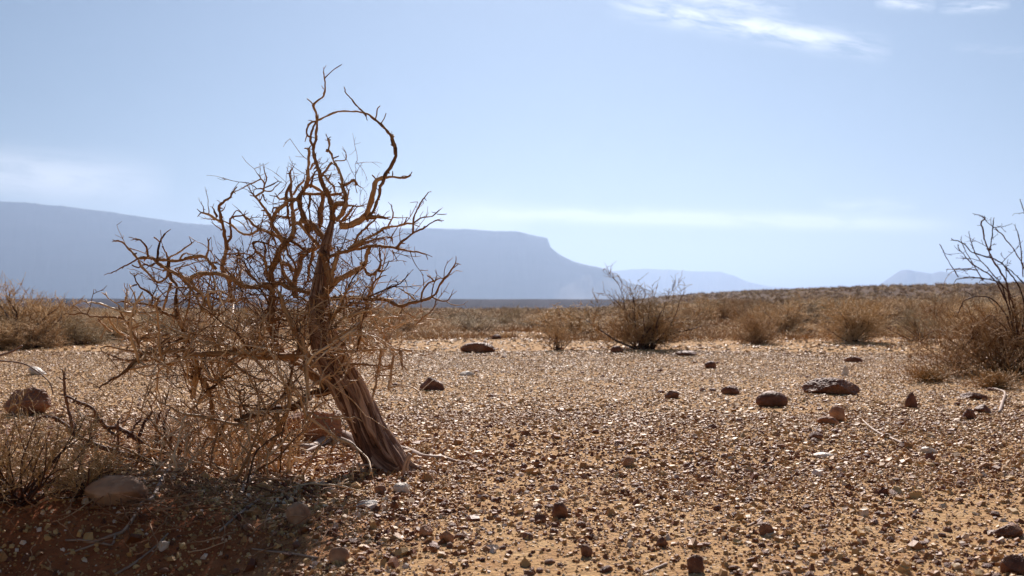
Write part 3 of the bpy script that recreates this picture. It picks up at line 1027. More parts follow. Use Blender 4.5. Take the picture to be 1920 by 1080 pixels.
sb = Bag()
addtubes(sb, Pm, Rm, 3, np.clip(np.repeat(r.normal(.5, .18, n), K), 0, 1))
so = obj('dry_grass', sb.mesh('dry_grass'), M_scrub)
tag(so, 'low dead stubble covering the plain between the shrubs', 'dry grass', kind='stuff')

# ------------------------------------------------------------------ traced wood
FR = dict(F=(0, 0, 1.0), Z1=(180, 100, 3.375), Z2=(520, 100, 3.374), Z3=(180, 400, 4.153), A=(360, 300, 6.75), B=(560, 260, 6.75), C=(460, 400, 6.75),
          D=(660, 360, 4.5), E=(380, 540, 5.4), G=(600, 540, 5.4), H=(130, 560, 5.4), I=(80, 700, 5.4), J=(340, 720, 4.909), K=(600, 740, 5.4),
          M=(1700, 360, 3.0), N=(0, 840, 3.4286))


def smooth_line(p, step=5.0):
    p = np.asarray(p, float)
    if len(p) == 2:
        p = np.array([p[0], (p[0] + p[1]) / 2 + 0.04 * np.array([-(p[1] - p[0])[1], (p[1] - p[0])[0]]), p[1]])
    ext = np.vstack([2 * p[0] - p[1], p, 2 * p[-1] - p[-2]])
    out = []
    for i in range(1, len(ext) - 2):
        a, b, c, d = ext[i - 1], ext[i], ext[i + 1], ext[i + 2]
        n = max(2, int(np.linalg.norm(c - b) / step))
        for k in range(n):
            t = k / n
            out.append(0.5 * ((2 * b) + (-a + c) * t + (2 * a - 5 * b + 4 * c - d) * t * t + (-a + 3 * b - 3 * c + d) * t ** 3))
    out.append(p[-1])
    return np.array(out)


class Traced:
    """wood laid out along traced centre lines, each given its own depth"""
    def __init__(self, depth, seed, swing=0.5):
        self.depth = depth
        self.r = np.random.default_rng(seed)
        self.all = []          # px, py, depth of everything placed
        self.bags = {}
        self.lines = []
        self.swing = swing

    def nearest(self, p):
        best, bd = None, 1e9
        for (Q, Dp) in self.all:
            d2 = ((Q - p) ** 2).sum(axis=1)
            i = int(np.argmin(d2))
            if d2[i] < bd:
                bd, best = d2[i], Dp[i]
        return best, math.sqrt(bd)

    def stroke(self, part, frame, r0, r1, pts, depth=None, tone=.5, sides=8, tw=1.0, knob=True):
        fx, fy, fs = FR[frame]
        p = np.array([(fx + a / fs, fy + b / fs) for a, b in pts])
        q = smooth_line(p, 4.0)
        n = len(q)
        L = np.concatenate([[0], np.cumsum(np.linalg.norm(np.diff(q, axis=0), axis=1))])
        tot = L[-1]
        d0, dist0 = self.nearest(q[0])
        d1, dist1 = self.nearest(q[-1])
        if depth is not None:
            ds, de = depth if isinstance(depth, tuple) else (depth, depth)
        else:
            ds = d0 if (d0 is not None and dist0 < 14) else self.depth + self.r.uniform(-.10, .10)
            if d1 is not None and dist1 < 5 and tot > 14:
                de = d1
            else:
                de = ds + self.r.uniform(-1, 1) * self.swing * tot / FPX * self.depth
                de = min(max(de, self.depth - .42), self.depth + .42)
        t = L / max(tot, 1e-6)
        wob = 0.045 * min(1, tot / 120) * np.sin(t * math.pi) * (fbm(L / 35.0, L * 0 + self.r.uniform(0, 50), 2, 5))
        dep = ds + (de - ds) * t + wob
        rad = (r0 + (r1 - r0) * t) * (1 + 0.55 * fbm(L / 6.0, L * 0 + self.r.uniform(0, 99), 2, 8))
        sd = self.r.uniform(0, 99)
        q = q + self.r.normal(0, 0.30, q.shape) * np.minimum(1, r0 / 2)
        env = np.minimum(1, np.minimum(L, tot - L) / 14)[:, None]
        q = q + env * 3.0 * np.stack([fbm(L / 16, L * 0 + sd, 2, 71), fbm(L / 16, L * 0 + sd + 7, 2, 72)], axis=1)
        W = np.array([PT(a, b, dd) for (a, b), dd in zip(q, dep)])
        rad = np.where(rad > 3, 3 + (rad - 3) * .72, rad)
        R = np.maximum(rad, 0.45) * dep / FPX
        b = self.bags.setdefault(part, Bag())
        addtubes(b, W[None], R[None], sides, [tone + self.r.normal(0, .16)])
        self.all.append((q, dep))
        self.lines.append((part, W, R, tw, tone))
        return W

    def twigs(self, gap=0.031, lmin=.02, lmax=.13, rad=.0016, fork=0.5, tone=0.5):
        """short kinked side twigs on every traced line"""
        r = self.r
        for (part, W, R, tw, tn) in list(self.lines):
            if tw <= 0:
                continue
            seg = np.linalg.norm(np.diff(W, axis=0), axis=1)
            tot = seg.sum()
            n = r.poisson(tot / gap * tw)
            b = self.bags[part]
            for _ in range(n):
                i = int(r.integers(max(1, len(W) // 8), len(W)))
                t = W[min(i + 1, len(W) - 1)] - W[max(i - 1, 0)]
                t /= np.linalg.norm(t) + 1e-9
                d = t * r.uniform(0.1, .8) + r.normal(0, .75, 3) + np.array([0, 0, .18])
                d /= np.linalg.norm(d)
                L = lmin + ((.06 if part in ('b1', 'b2', 'b3') else lmax) - lmin) * r.random() ** 2.4
                rr = min(max(rad * r.uniform(.7, 1.4), .0009), max(R[i] * .75, .0009))
                self._twig(b, W[i], d, L, rr, tn, r)
                if r.random() < fork and L > .05:
                    pass
            # knots and broken stubs
            for _ in range(r.poisson(tot / .05 * min(tw, 1))):
                i = int(r.integers(1, len(W)))
                if R[i] < .0018:
                    continue
                d = r.normal(0, 1, 3)
                d /= np.linalg.norm(d)
                Lk = R[i] + r.uniform(.004, .016)
                Pk = np.array([W[i], W[i] + d * Lk * .6, W[i] + d * Lk])
                Rk = np.array([R[i] * .8, R[i] * .55, R[i] * r.uniform(.15, .4)])
                addtubes(b, Pk[None], Rk[None], 6, [tn + r.normal(0, .15)])
            # forked knobby tip
            for _ in range(2):
                t = W[-1] - W[-3]
                t /= np.linalg.norm(t) + 1e-9
                d = t + r.normal(0, .5, 3)
                d /= np.linalg.norm(d)
                self._twig(b, W[-1], d, r.uniform(.012, .035), max(R[-1] * .7, .0009), tn, r)

    def _twig(self, b, p0, d, L, rr, tn, r):
        n = 4 if L < .05 else 6
        P_ = [p0]
        for k in range(n - 1):
            d = d + r.normal(0, .14, 3)
            d /= np.linalg.norm(d)
            P_.append(P_[-1] + d * L / (n - 1))
        P_ = np.array(P_)
        R_ = rr * np.linspace(1, .55, n)
        addtubes(b, P_[None], R_[None], 5 if rr > .0015 else 4, [tn + r.normal(0, .14)])
        if L > .045:
            for _ in range(int(r.integers(1, 4))):
                i = int(r.integers(1, n))
                dd = d + r.normal(0, .8, 3)
                dd /= np.linalg.norm(dd)
                self._twig(b, P_[i], dd, L * r.uniform(.2, .45), rr * .75, tn, r)


TD = 4.0
T = Traced(TD, 21)
S = T.stroke
# path of the trunk (px, py, half width px), foot first
TR = [(746, 914, 50), (736, 893, 45), (717, 857, 40), (690, 808, 35), (667, 760, 31), (641, 712, 33), (618, 668, 33), (605, 625, 26), (597, 585, 20), (600, 545, 15), (606, 500, 11), (612, 462, 10), (620, 432, 7.5), (624, 415, 5)]
tq = smooth_line(np.array([(a, b) for a, b, c in TR]), 3.0)
T.all.append((tq, np.full(len(tq), TD)))

# leader and the upper sprays
S('b1', 'B', 7.5, 2.6, [(430, 1080), (425, 960), (420, 850), (330, 620), (280, 500), (250, 380), (200, 220), (190, 120), (210, 50), (225, 0)], TD, tw=.7)
S('b1', 'Z2', 2.8, 1.1, [(243, 540), (252, 430), (240, 370), (232, 335), (260, 300), (298, 255), (298, 160), (292, 115)], tw=.15)
S('b1', 'Z2', 1.1, .7, [(298, 160), (345, 110), (408, 70)], tw=0)
S('b1', 'Z2', 1.7, 1.0, [(232, 335), (215, 310), (188, 285)], tw=0)
S('b1', 'Z2', 2.3, 1.8, [(230, 600), (210, 540), (235, 460), (255, 425)], tw=.2)
S('b1', 'Z2', 1.8, 1.6, [(250, 430), (205, 440), (188, 480), (190, 520), (212, 528)], tw=.3)
S('b1', 'Z2', 1.2, .6, [(188, 515), (175, 560)], tw=0)
S('b1', 'Z2', 1.9, 1.6, [(255, 425), (330, 392), (410, 366), (480, 366), (540, 375)], tw=.1)
# the branch that arches back over the crown
S('b2', 'B', 9, 4.0, [(520, 1110), (640, 1090), (820, 1000), (880, 900), (920, 780), (960, 620), (1000, 530), (1080, 490)], tw=.9)
S('b2', 'B', 4.2, 3.2, [(1040, 505), (1080, 490), (1150, 390), (1210, 270), (1235, 220), (1220, 120), (1180, 0)], tw=.15)
S('b2', 'Z2', 3.2, 1.0, [(748, 640), (740, 570), (710, 510), (655, 450), (600, 405), (545, 368), (490, 315), (435, 255), (428, 228)], tw=.1)
for a in [[(620, 420), (635, 350), (650, 333)], [(655, 445), (688, 380)], [(560, 385), (568, 425)], [(738, 590), (715, 578)], [(690, 495), (708, 492)]]:
    S('b2', 'Z2', 1.3, .8, a, tw=0)
S('b2', 'B', 2.6, 2.0, [(1080, 500), (1180, 495), (1310, 500), (1390, 480)], tw=.3)
S('b2', 'B', 1.8, 1.0, [(1390, 480), (1435, 420)], tw=0)
S('b2', 'B', 1.3, .7, [(1180, 490), (1190, 410)], tw=0)
S('b2', 'B', 1.8, 1.0, [(990, 540), (930, 460)], tw=0)
S('b2', 'B', 3.2, 2.6, [(1080, 510), (1040, 620), (1010, 740), (980, 820), (930, 930), (880, 990)], tw=1.2)
S('b2', 'B', 5, 2.6, [(860, 1010), (930, 990), (1000, 990), (1100, 1000)], tw=.6)
# right of the leader
S('b3', 'B', 5.5, 4.0, [(470, 1040), (540, 950), (590, 830), (590, 700), (545, 590)], TD - .05)
S('b3', 'B', 3.0, 1.6, [(545, 590), (550, 540), (520, 420), (480, 340), (430, 270), (410, 200), (380, 150), (395, 60), (372, 0)], tw=.6)
S('b3', 'Z2', 1.2, .6, [(330, 590), (315, 540)], tw=0)
S('b3', 'B', 2.8, 2.0, [(550, 590), (620, 570), (690, 520), (745, 585)], tw=.5)
S('b3', 'B', 1.0, .6, [(715, 560), (740, 690)], tw=0)
S('b3', 'B', 1.6, .9, [(430, 250), (510, 220)], tw=0)
S('b3', 'B', 1.5, .9, [(460, 280), (590, 260), (600, 190)], tw=.1)
S('b3', 'B', 2.8, 2.2, [(425, 300), (370, 360), (310, 430), (275, 520)], tw=.5)
S('b3', 'B', 3.4, 2.6, [(372, 150), (345, 150)], tw=0)
S('b3', 'B', 2.4, 1.0, [(595, 840), (700, 860), (790, 858)], tw=1.6)
S('b3', 'B', 1.8, 1.2, [(600, 790), (640, 700), (620, 640)], tw=.6)
S('b3', 'B', 6.5, 5.5, [(590, 820), (500, 830), (430, 900)])
S('b3', 'B', 2.0, 1.8, [(330, 460), (390, 540), (440, 590), (450, 640)])
S('b3', 'B', 1.4, .9, [(380, 510), (415, 430)], tw=0)
S('b3', 'B', 3.0, 2.0, [(520, 1060), (600, 980), (650, 930), (680, 870)], tw=2.0)
S('b3', 'B', 2.0, 1.2, [(560, 1040), (650, 1000), (700, 920)], tw=1.5)
# left of the leader
S('b4', 'B', 7.5, 4.5, [(150, 1180), (100, 1060), (60, 950), (20, 850), (20, 740), (60, 660)], TD + .05)
S('b4', 'B', 4.2, 2.4, [(60, 660), (100, 560), (120, 500), (115, 370), (130, 250), (138, 180), (125, 130)], tw=.8)
S('b4', 'B', 3.2, 2.8, [(60, 685), (150, 700), (270, 700), (380, 705), (500, 700)], tw=.7)
S('b4', 'B', 2.2, 1.5, [(150, 620), (170, 500), (200, 430), (250, 390)])
S('b4', 'B', 1.8, 1.6, [(150, 390), (160, 350), (180, 320), (215, 300)], tw=.5)
S('b4', 'B', 2.0, 2.0, [(150, 700), (130, 850), (140, 980), (170, 1110)], tw=.5)
S('b4', 'B', 1.4, 1.4, [(160, 760), (240, 870), (250, 1000)], tw=.5)
S('b4', 'B', 5.0, 5.5, [(310, 690), (295, 850), (285, 1000), (270, 1120)], tw=.7)
S('b4', 'B', 3.0, 2.6, [(60, 640), (150, 600), (260, 640), (310, 690)], tw=.5)
S('b4', 'B', 3.4, 2.0, [(20, 700), (-60, 790), (-110, 830)], tw=.5)
S('b4', 'A', 2.4, 1.6, [(1280, 440), (1350, 330), (1410, 270)], tw=.4)
S('b4', 'A', 4.0, 3.0, [(1390, 560), (1320, 500), (1250, 500)], tw=.4)
S('b4', 'C', 6.5, 7.5, [(700, 90), (830, 130), (930, 230), (1010, 340), (1040, 450)])
S('b4', 'C', 3.4, 3.4, [(640, 120), (700, 140), (780, 240), (850, 330), (950, 430)])
# second stem on the left
S('b5', 'F', 11, 7.5, [(612, 728), (578, 694), (548, 676), (528, 662), (518, 640), (509, 605), (510, 558), (509, 533)], TD + .06, tw=.6)
S('b5', 'C', 8.5, 6.0, [(330, 900), (330, 720), (395, 560), (480, 400), (590, 300)], tw=.7)
S('b5', 'C', 6.0, 4.2, [(590, 300), (610, 200), (610, 100), (595, -20)], tw=.7)
S('b5', 'A', 4.6, 1.6, [(1290, 800), (1270, 640), (1255, 480), (1250, 300), (1245, 230), (1240, 170), (1268, 110)], tw=.5)
S('b5', 'A', 1.5, .9, [(1240, 175), (1198, 170)], tw=0)
S('b5', 'A', 2.8, 2.2, [(1250, 300), (1190, 430), (1200, 560), (1220, 700), (1240, 830)], tw=.5)
S('b5', 'A', 2.3, 1.7, [(1195, 485), (1110, 500), (1078, 462)], tw=.1)
S('b5', 'A', 3.2, 4.6, [(1240, 500), (1170, 560), (1080, 650), (1020, 750), (1005, 830), (1090, 920), (1155, 1020), (1170, 1080)], tw=.7)
S('b5', 'A', 2.0, 1.2, [(1110, 610), (1040, 605), (1015, 650)], tw=.5)
S('b5', 'A', 2.2, 1.8, [(1040, 700), (1140, 715), (1220, 740)], tw=.5)
S('b5', 'F', 7, 4.5, [(590, 690), (580, 677), (565, 651), (547, 610), (532, 573), (522, 548)], TD - .10, tone=.62, tw=.5)
S('b5', 'C', 6.0, 5.0, [(640, 1060), (620, 960), (640, 820), (680, 700), (700, 580), (790, 470), (900, 440)], tw=.7)
S('b5', 'C', 3.2, 2.4, [(870, 390), (835, 560), (810, 690), (790, 850)], tw=.6)
S('b5', 'C', 3.2, 2.8, [(590, 350), (700, 430), (790, 475)], tw=.6)
S('b5', 'C', 2.4, 2.2, [(520, 420), (560, 540), (620, 640), (650, 760)], tw=.6)
S('b5', 'C', 3.2, 3.2, [(440, 600), (560, 670), (640, 740)])
S('b5', 'C', 3.6, 4.5, [(450, 620), (490, 780), (560, 880), (640, 980)])
S('b5', 'C', 5.0, 5.0, [(330, 900), (450, 900), (560, 950), (700, 980), (820, 1010)])
# hooked twig spray
S('b6', 'A', 3.2, 1.9, [(1020, 790), (960, 680), (900, 590), (850, 520), (795, 462)], tw=.4)
S('b6', 'A', 1.9, 1.0, [(795, 462), (850, 430), (900, 400), (915, 330), (930, 290), (935, 230), (910, 110)], tw=.4)
for a in [[(915, 390), (1010, 405), (1040, 350), (1090, 310)], [(925, 350), (980, 330), (1095, 265)], [(915, 290), (870, 235), (860, 200)], [(900, 430), (920, 510)],
          [(860, 515), (890, 450)], [(910, 370), (820, 365)], [(870, 240), (760, 300), (640, 355), (522, 403)]]:
    S('b6', 'A', 1.5, .9, a, tw=.2)
# the upright at the left with the long thin tip
S('b7', 'Z3', 4.6, 4.2, [(1085, 700), (1050, 640), (1030, 520), (985, 420), (1005, 330), (1020, 260)], TD + .12, tw=.7)
S('b7', 'A', 4.4, 2.0, [(460, 1140), (430, 1060), (400, 900), (370, 750), (350, 580), (400, 530), (490, 470), (500, 430), (522, 400)], tw=.3)
S('b7', 'A', 3.0, 1.6, [(370, 780), (280, 740), (200, 690), (118, 665)], tw=.4)
for a, r_ in [([(150, 670), (130, 570)], 1.2), ([(215, 680), (180, 410)], .9), ([(320, 720), (260, 600)], 2.4), ([(365, 650), (410, 610)], 1.7), ([(290, 760), (180, 745)], 1.3), ([(375, 890), (270, 810)], 1.3)]:
    S('b7', 'A', r_, r_ * .6, a, tw=.1)
S('b7', 'A', 2.6, 1.3, [(430, 1060), (485, 960), (480, 830), (490, 740), (560, 720), (650, 700)], tw=.4)
S('b7', 'A', 1.3, .9, [(490, 735), (570, 630), (650, 700)], tw=.1)
S('b7', 'A', 2.0, 3.0, [(640, 695), (740, 780), (830, 860), (900, 880), (1000, 930), (1090, 960), (1160, 1020)], tw=.9)
S('b7', 'A', 1.6, 1.2, [(480, 810), (400, 775)], tw=.1)
S('b7', 'A', 2.2, 2.4, [(490, 820), (600, 910), (700, 950), (830, 895)], tw=.6)
S('b7', 'A', 1.3, 1.0, [(700, 890), (600, 780)], tw=.1)
S('b7', 'A', 1.3, .9, [(860, 860), (905, 700)], tw=.2)
# left hand fan
S('b8', 'Z3', 6.0, 3.6, [(1390, 620), (1330, 560), (1230, 580), (1140, 560), (1060, 510), (970, 470), (880, 465), (790, 470), (720, 510)], (TD + .05, TD - .05), tw=.6)
S('b8', 'Z3', 3.8, 2.8, [(720, 510), (640, 480), (560, 440), (500, 400), (460, 360), (400, 345)], tw=.6)
S('b8', 'Z3', 2.6, 1.1, [(400, 345), (330, 355), (240, 400), (120, 465)], tw=.5)
S('b8', 'Z3', 3.0, 2.6, [(940, 440), (870, 370), (830, 335), (740, 345), (650, 370), (560, 365), (480, 360)], tw=.6)
S('b8', 'Z3', 2.1, 1.5, [(855, 345), (875, 220)], tw=.1)
S('b8', 'Z3', 2.4, 1.7, [(480, 350), (500, 240), (540, 155)], tw=.2)
S('b8', 'Z3', 1.6, 1.2, [(497, 225), (450, 185)], tw=0)
S('b8', 'Z3', 2.0, 1.3, [(560, 360), (520, 260)], tw=0)
S('b8', 'Z3', 1.8, 1.3, [(570, 345), (660, 290), (745, 232)], tw=.2)
S('b8', 'Z3', 1.8, 1.2, [(650, 365), (690, 310), (760, 325)], tw=.2)
S('b8', 'Z3', 2.2, 1.5, [(405, 340), (390, 260), (350, 210), (305, 200)], tw=.3)
S('b8', 'Z3', 2.3, 1.4, [(330, 360), (270, 290), (210, 225), (150, 215)], tw=.3)
S('b8', 'Z3', 2.2, 2.2, [(330, 370), (360, 420), (420, 480), (480, 535), (545, 510), (565, 440)], tw=.5)
S('b8', 'Z3', 1.5, 1.5, [(280, 400), (330, 425), (380, 400), (430, 410), (490, 370)], tw=.4)
S('b8', 'Z3', 3.2, 3.0, [(565, 370), (570, 440), (590, 510), (630, 570), (620, 680), (632, 800)], tw=.5)
S('b8', 'Z3', 2.6, 2.2, [(580, 540), (570, 600), (550, 660), (520, 760)], tw=.5)
S('b8', 'Z3', 2.5, 1.2, [(500, 690), (440, 640), (370, 590), (320, 545), (298, 485)], tw=.4)
S('b8', 'Z3', 1.2, .8, [(300, 490), (332, 462)], tw=0)
S('b8', 'Z3', 1.3, .9, [(320, 555), (268, 570)], tw=0)
S('b8', 'Z3', 3.4, 1.7, [(640, 820), (540, 780), (470, 730), (380, 710), (280, 700), (205, 685)], tw=.4)
S('b8', 'C', 2.4, 2.0, [(0, 720), (80, 800), (180, 900)], tw=.4)
S('b8', 'C', 3.0, 3.5, [(130, 480), (230, 560), (260, 660), (275, 760), (330, 900)], tw=.7)
S('b8', 'C', 2.0, 1.6, [(0, 590), (120, 490), (90, 380), (200, 370), (300, 400), (420, 450)], tw=.7)
S('b8', 'C', 2.0, 1.6, [(250, 570), (250, 430), (210, 360)], tw=.5)
S('b8', 'C', 2.0, 2.0, [(150, 210), (300, 240), (400, 280), (480, 390)], tw=.7)
S('b8', 'Z3', 2.4, 2.4, [(740, 520), (800, 620), (870, 700), (900, 800)], tw=.9)
S('b8', 'Z3', 2.2, 1.8, [(900, 470), (930, 560), (880, 640), (820, 760)], tw=.9)
# right hand fan
S('b9', 'C', 4.4, 3.2, [(1000, 560), (1200, 510), (1340, 450), (1485, 370)], (TD, TD - .12), tw=.8)
S('b9', 'D', 3.2, 1.3, [(0, 490), (80, 470), (180, 460), (280, 465), (370, 480), (480, 495), (620, 525)], tw=.6)
S('b9', 'D', 1.4, .8, [(340, 490), (380, 570)], tw=.2)
S('b9', 'D', 2.3, 1.2, [(370, 475), (440, 410), (510, 345), (590, 310), (660, 260), (720, 235)], tw=.5)
S('b9', 'D', 1.9, .9, [(515, 345), (515, 280), (520, 230), (550, 150), (580, 90), (645, 0)], tw=.3)
S('b9', 'D', 1.0, .6, [(720, 235), (775, 240)], tw=0)
S('b9', 'D', 1.5, .9, [(520, 260), (600, 220), (690, 190), (740, 150)], tw=.4)
S('b9', 'D', .9, .5, [(715, 188), (800, 185)], tw=0)
S('b9', 'D', 3.2, 1.7, [(-40, 480), (0, 460), (70, 420), (170, 370), (270, 310), (360, 290), (440, 270), (510, 265)], tw=.7)
S('b9', 'D', 1.7, 1.0, [(300, 300), (345, 200), (335, 130)], tw=.3)
S('b9', 'D', 1.0, .6, [(350, 215), (470, 215)], tw=.3)
S('b9', 'D', 1.3, .8, [(430, 280), (465, 210)], tw=0)
S('b9', 'D', 3.0, 1.4, [(-30, 480), (100, 440), (200, 400), (300, 380), (342, 392)], tw=1)
S('b9', 'D', 2.6, 1.8, [(10, 460), (60, 350), (130, 290), (190, 240)], tw=.6)
# the elbow below it
S('b10', 'C', 8.0, 5.0, [(1030, 1000), (1100, 900), (1180, 840), (1330, 760), (1485, 680)], TD - .04, tw=.6)
S('b10', 'D', 5.0, 3.4, [(0, 680), (70, 640), (110, 600), (120, 540), (150, 470)], tw=.6)
S('b10', 'D', 2.5, 1.6, [(100, 640), (140, 700), (200, 680), (240, 640), (240, 580), (235, 510)], tw=.7)
S('b10', 'D', 1.8, 1.1, [(225, 670), (292, 655)], tw=.1)
S('b10', 'D', 2.8, 1.6, [(110, 920), (160, 820), (200, 750), (240, 715)], tw=.9)
S('b10', 'D', 1.5, .9, [(200, 895), (290, 810)], tw=.3)
S('b10', 'C', 8.0, 8.0, [(1000, 1080), (1050, 950), (1060, 800), (1030, 640), (1000, 540)], TD - .06)
S('b10', 'C', 5.0, 4.0, [(1090, 880), (1100, 750), (1140, 600), (1180, 480)], tw=.6)
# low right hand branch against the blue plain
S('b11', 'D', 4.5, 2.8, [(-180, 900), (-20, 890), (130, 895), (270, 910), (350, 945), (420, 965), (500, 940), (580, 920)], (TD - .05, TD - .2), tw=.8)
S('b11', 'D', 2.8, 1.2, [(580, 920), (660, 890), (710, 850), (730, 800), (790, 720), (850, 640), (875, 600)], tw=.5)
S('b11', 'D', 1.1, .7, [(855, 640), (900, 605)], tw=0)
S('b11', 'D', 1.9, 1.5, [(580, 910), (610, 820), (650, 770), (700, 750)], tw=.5)
S('b11', 'D', .9, .5, [(605, 800), (590, 690)], tw=0)
S('b11', 'D', 1.5, 1.0, [(690, 750), (635, 705)], tw=0)
S('b11', 'D', 1.3, .7, [(670, 880), (695, 770), (718, 700)], tw=.2)
S('b11', 'D', 1.8, 1.0, [(680, 890), (740, 920), (800, 920), (840, 870)], tw=.4)
S('b11', 'D', 1.6, 1.0, [(530, 910), (445, 845)], tw=.2)
S('b11', 'D', 1.0, .6, [(800, 925), (860, 960), (940, 950)], tw=.2)
S('b11', 'D', 2.0, 1.4, [(420, 965), (440, 1010), (500, 1040)], tw=.8)
# pale lower right twigs
for rr0, rr1, a, tn in [(3.2, 2.6, [(340, 420), (400, 490), (460, 560), (540, 600), (640, 612), (740, 612)], .75), (3.0, 1.0, [(150, 640), (340, 630), (520, 620), (800, 620), (1100, 640)], .5),
                        (3.0, 2.0, [(190, 770), (350, 775), (560, 785)], .5), (3.2, 2.0, [(620, 620), (610, 720), (580, 850), (560, 980), (540, 1080)], .5),
                        (2.6, 1.8, [(630, 440), (700, 550), (740, 650), (740, 750), (720, 900), (690, 1010)], .5), (3.2, 2.4, [(820, 630), (830, 780)], .45),
                        (2.0, 1.4, [(560, 380), (650, 430), (740, 430)], .6), (3.6, 2.4, [(100, 550), (200, 480), (340, 400)], .4), (2.4, 1.8, [(130, 570), (260, 470), (350, 425)], .55),
                        (2.0, 1.5, [(640, 320), (700, 300), (800, 300)], .5), (2.0, 1.4, [(610, 760), (660, 800), (740, 770)], .5), (1.6, 1.2, [(600, 880), (680, 885), (740, 880)], .5),
                        (1.8, 1.0, [(830, 230), (900, 290), (970, 370)], .8), (2.4, 1.6, [(330, 400), (430, 330), (540, 290), (630, 330)], .65), (2.4, 1.4, [(250, 470), (330, 560), (400, 600)], .5),
                        (3.0, 2.0, [(60, 480), (200, 330), (360, 260), (520, 230)], .45), (3.0, 2.0, [(40, 420), (140, 260), (300, 170), (470, 150)], .5)]:
    S('b12', 'G', rr0, rr1, a, (TD - .08, TD - .2) if a[0][0] < 200 else None, tone=tn, tw=.9)
# pale shoots in front of the trunk
S('b13', 'E', 2.4, 3.6, [(1000, 400), (1020, 550), (1045, 700), (1058, 820), (1062, 950), (1070, 1080)], TD - .22, tone=.8, tw=.2)
S('b13', 'F', 3.4, 2.2, [(577, 722), (575, 760), (574, 785)], TD - .22, tone=.75, tw=.2)
S('b13', 'E', 2.6, 1.8, [(1055, 770), (1150, 660), (1300, 580), (1500, 440)], (TD - .22, TD - .3), tone=.7, tw=.3)
S('b13', 'E', 2.2, 1.4, [(1055, 830), (950, 740)], tone=.7, tw=.2)
S('b13', 'E', 2.2, 2.0, [(1060, 1030), (1150, 960), (1265, 885)], (TD - .22, TD - .1), tone=.65, tw=.1)
# horizontal bough and the thick low bough
S('b14', 'F', 8.5, 6.0, [(592, 668), (565, 668), (528, 669), (484, 667), (445, 660), (400, 664), (360, 664), (345, 655)], (TD + .05, TD - .12), tone=.3, tw=.9)
S('b14', 'H', 5.0, 1.6, [(1200, 520), (1000, 540), (860, 560), (740, 540), (600, 520), (380, 480)], tone=.35, tw=.9)
S('b14', 'H', 3.6, 1.6, [(760, 545), (700, 600), (640, 650), (540, 760), (420, 830), (300, 900)], tone=.5, tw=.7)
S('b14', 'H', 2.8, 1.6, [(800, 570), (700, 650), (590, 735), (450, 820)], tone=.6, tw=.6)
S('b14', 'H', 2.4, 1.6, [(710, 490), (670, 400), (630, 320), (570, 230), (510, 120)], tone=.5, tw=.5)
S('b14', 'H', 1.4, 1.0, [(590, 225), (695, 90)], tone=.4, tw=.2)
S('b14', 'H', 1.9, 1.2, [(550, 205), (400, 185), (240, 180), (130, 150), (0, 160)], tone=.4, tw=.8)
S('b14', 'H', 1.4, .9, [(130, 145), (40, 65)], tw=.2)
S('b14', 'H', 1.7, 1.0, [(630, 300), (740, 265)], tw=.2)
S('b14', 'H', 1.9, 1.3, [(430, 325), (390, 310), (290, 200)], tone=.85, tw=.1)
S('b14', 'H', 2.0, 1.4, [(570, 380), (460, 310), (400, 200)], tone=.85, tw=.1)
S('b14', 'H', 1.7, 1.3, [(560, 405), (700, 400), (850, 400), (1000, 360)], tw=.8)
S('b14', 'H', 1.9, 1.2, [(790, 620), (640, 630), (540, 620), (430, 580), (330, 530)], tw=.6)
S('b14', 'H', 2.0, 1.4, [(490, 700), (430, 610), (360, 560)], tw=.6)
S('b14', 'H', 2.6, 2.0, [(1170, 600), (1000, 660), (860, 610), (780, 570)], tone=.4, tw=.8)
S('b15', 'H', 4.2, 6.5, [(1085, 0), (1095, 150), (1140, 270), (1200, 430), (1260, 560), (1290, 700), (1270, 850), (1250, 1000)], (TD - .05, TD + .05), tone=.35, tw=.8)
S('b15', 'H', 2.8, 2.0, [(1385, 820), (1340, 950), (1290, 1080)], tone=.4, tw=.6)
S('b15', 'H', 3.0, 2.0, [(1280, 700), (1340, 770), (1400, 830), (1500, 850)], tone=.4, tw=.6)
S('b15', 'F', 6.0, 3.0, [(368, 690), (390, 730), (400, 780), (412, 830)], tone=.35, tw=.8)
S('b16', 'J', 10, 7, [(1430, 20), (1300, 80), (1180, 110), (1050, 200), (850, 230), (620, 300), (540, 340)], (TD + .08, TD - .18), tone=.25, tw=.4)
S('b16', 'J', 4.5, 4.0, [(900, 190), (880, 300), (900, 420), (850, 520), (800, 640)], tone=.65, tw=.8)
S('b16', 'J', 4.0, 3.0, [(560, 350), (620, 420), (720, 500), (800, 620)], tone=.55, tw=.8)
S('b16', 'J', 4.5, 3.5, [(870, 420), (960, 300), (990, 170), (980, 30)], tone=.55, tw=.8)

# procedural thicket in the lower crown: thin curving branches inside the volume of the crown
TH = Bag()
r = np.random.default_rng(77)
TH2 = Bag()


LPX = np.concatenate([q for q, dep in T.all])
LDP = np.concatenate([dep for q, dep in T.all])


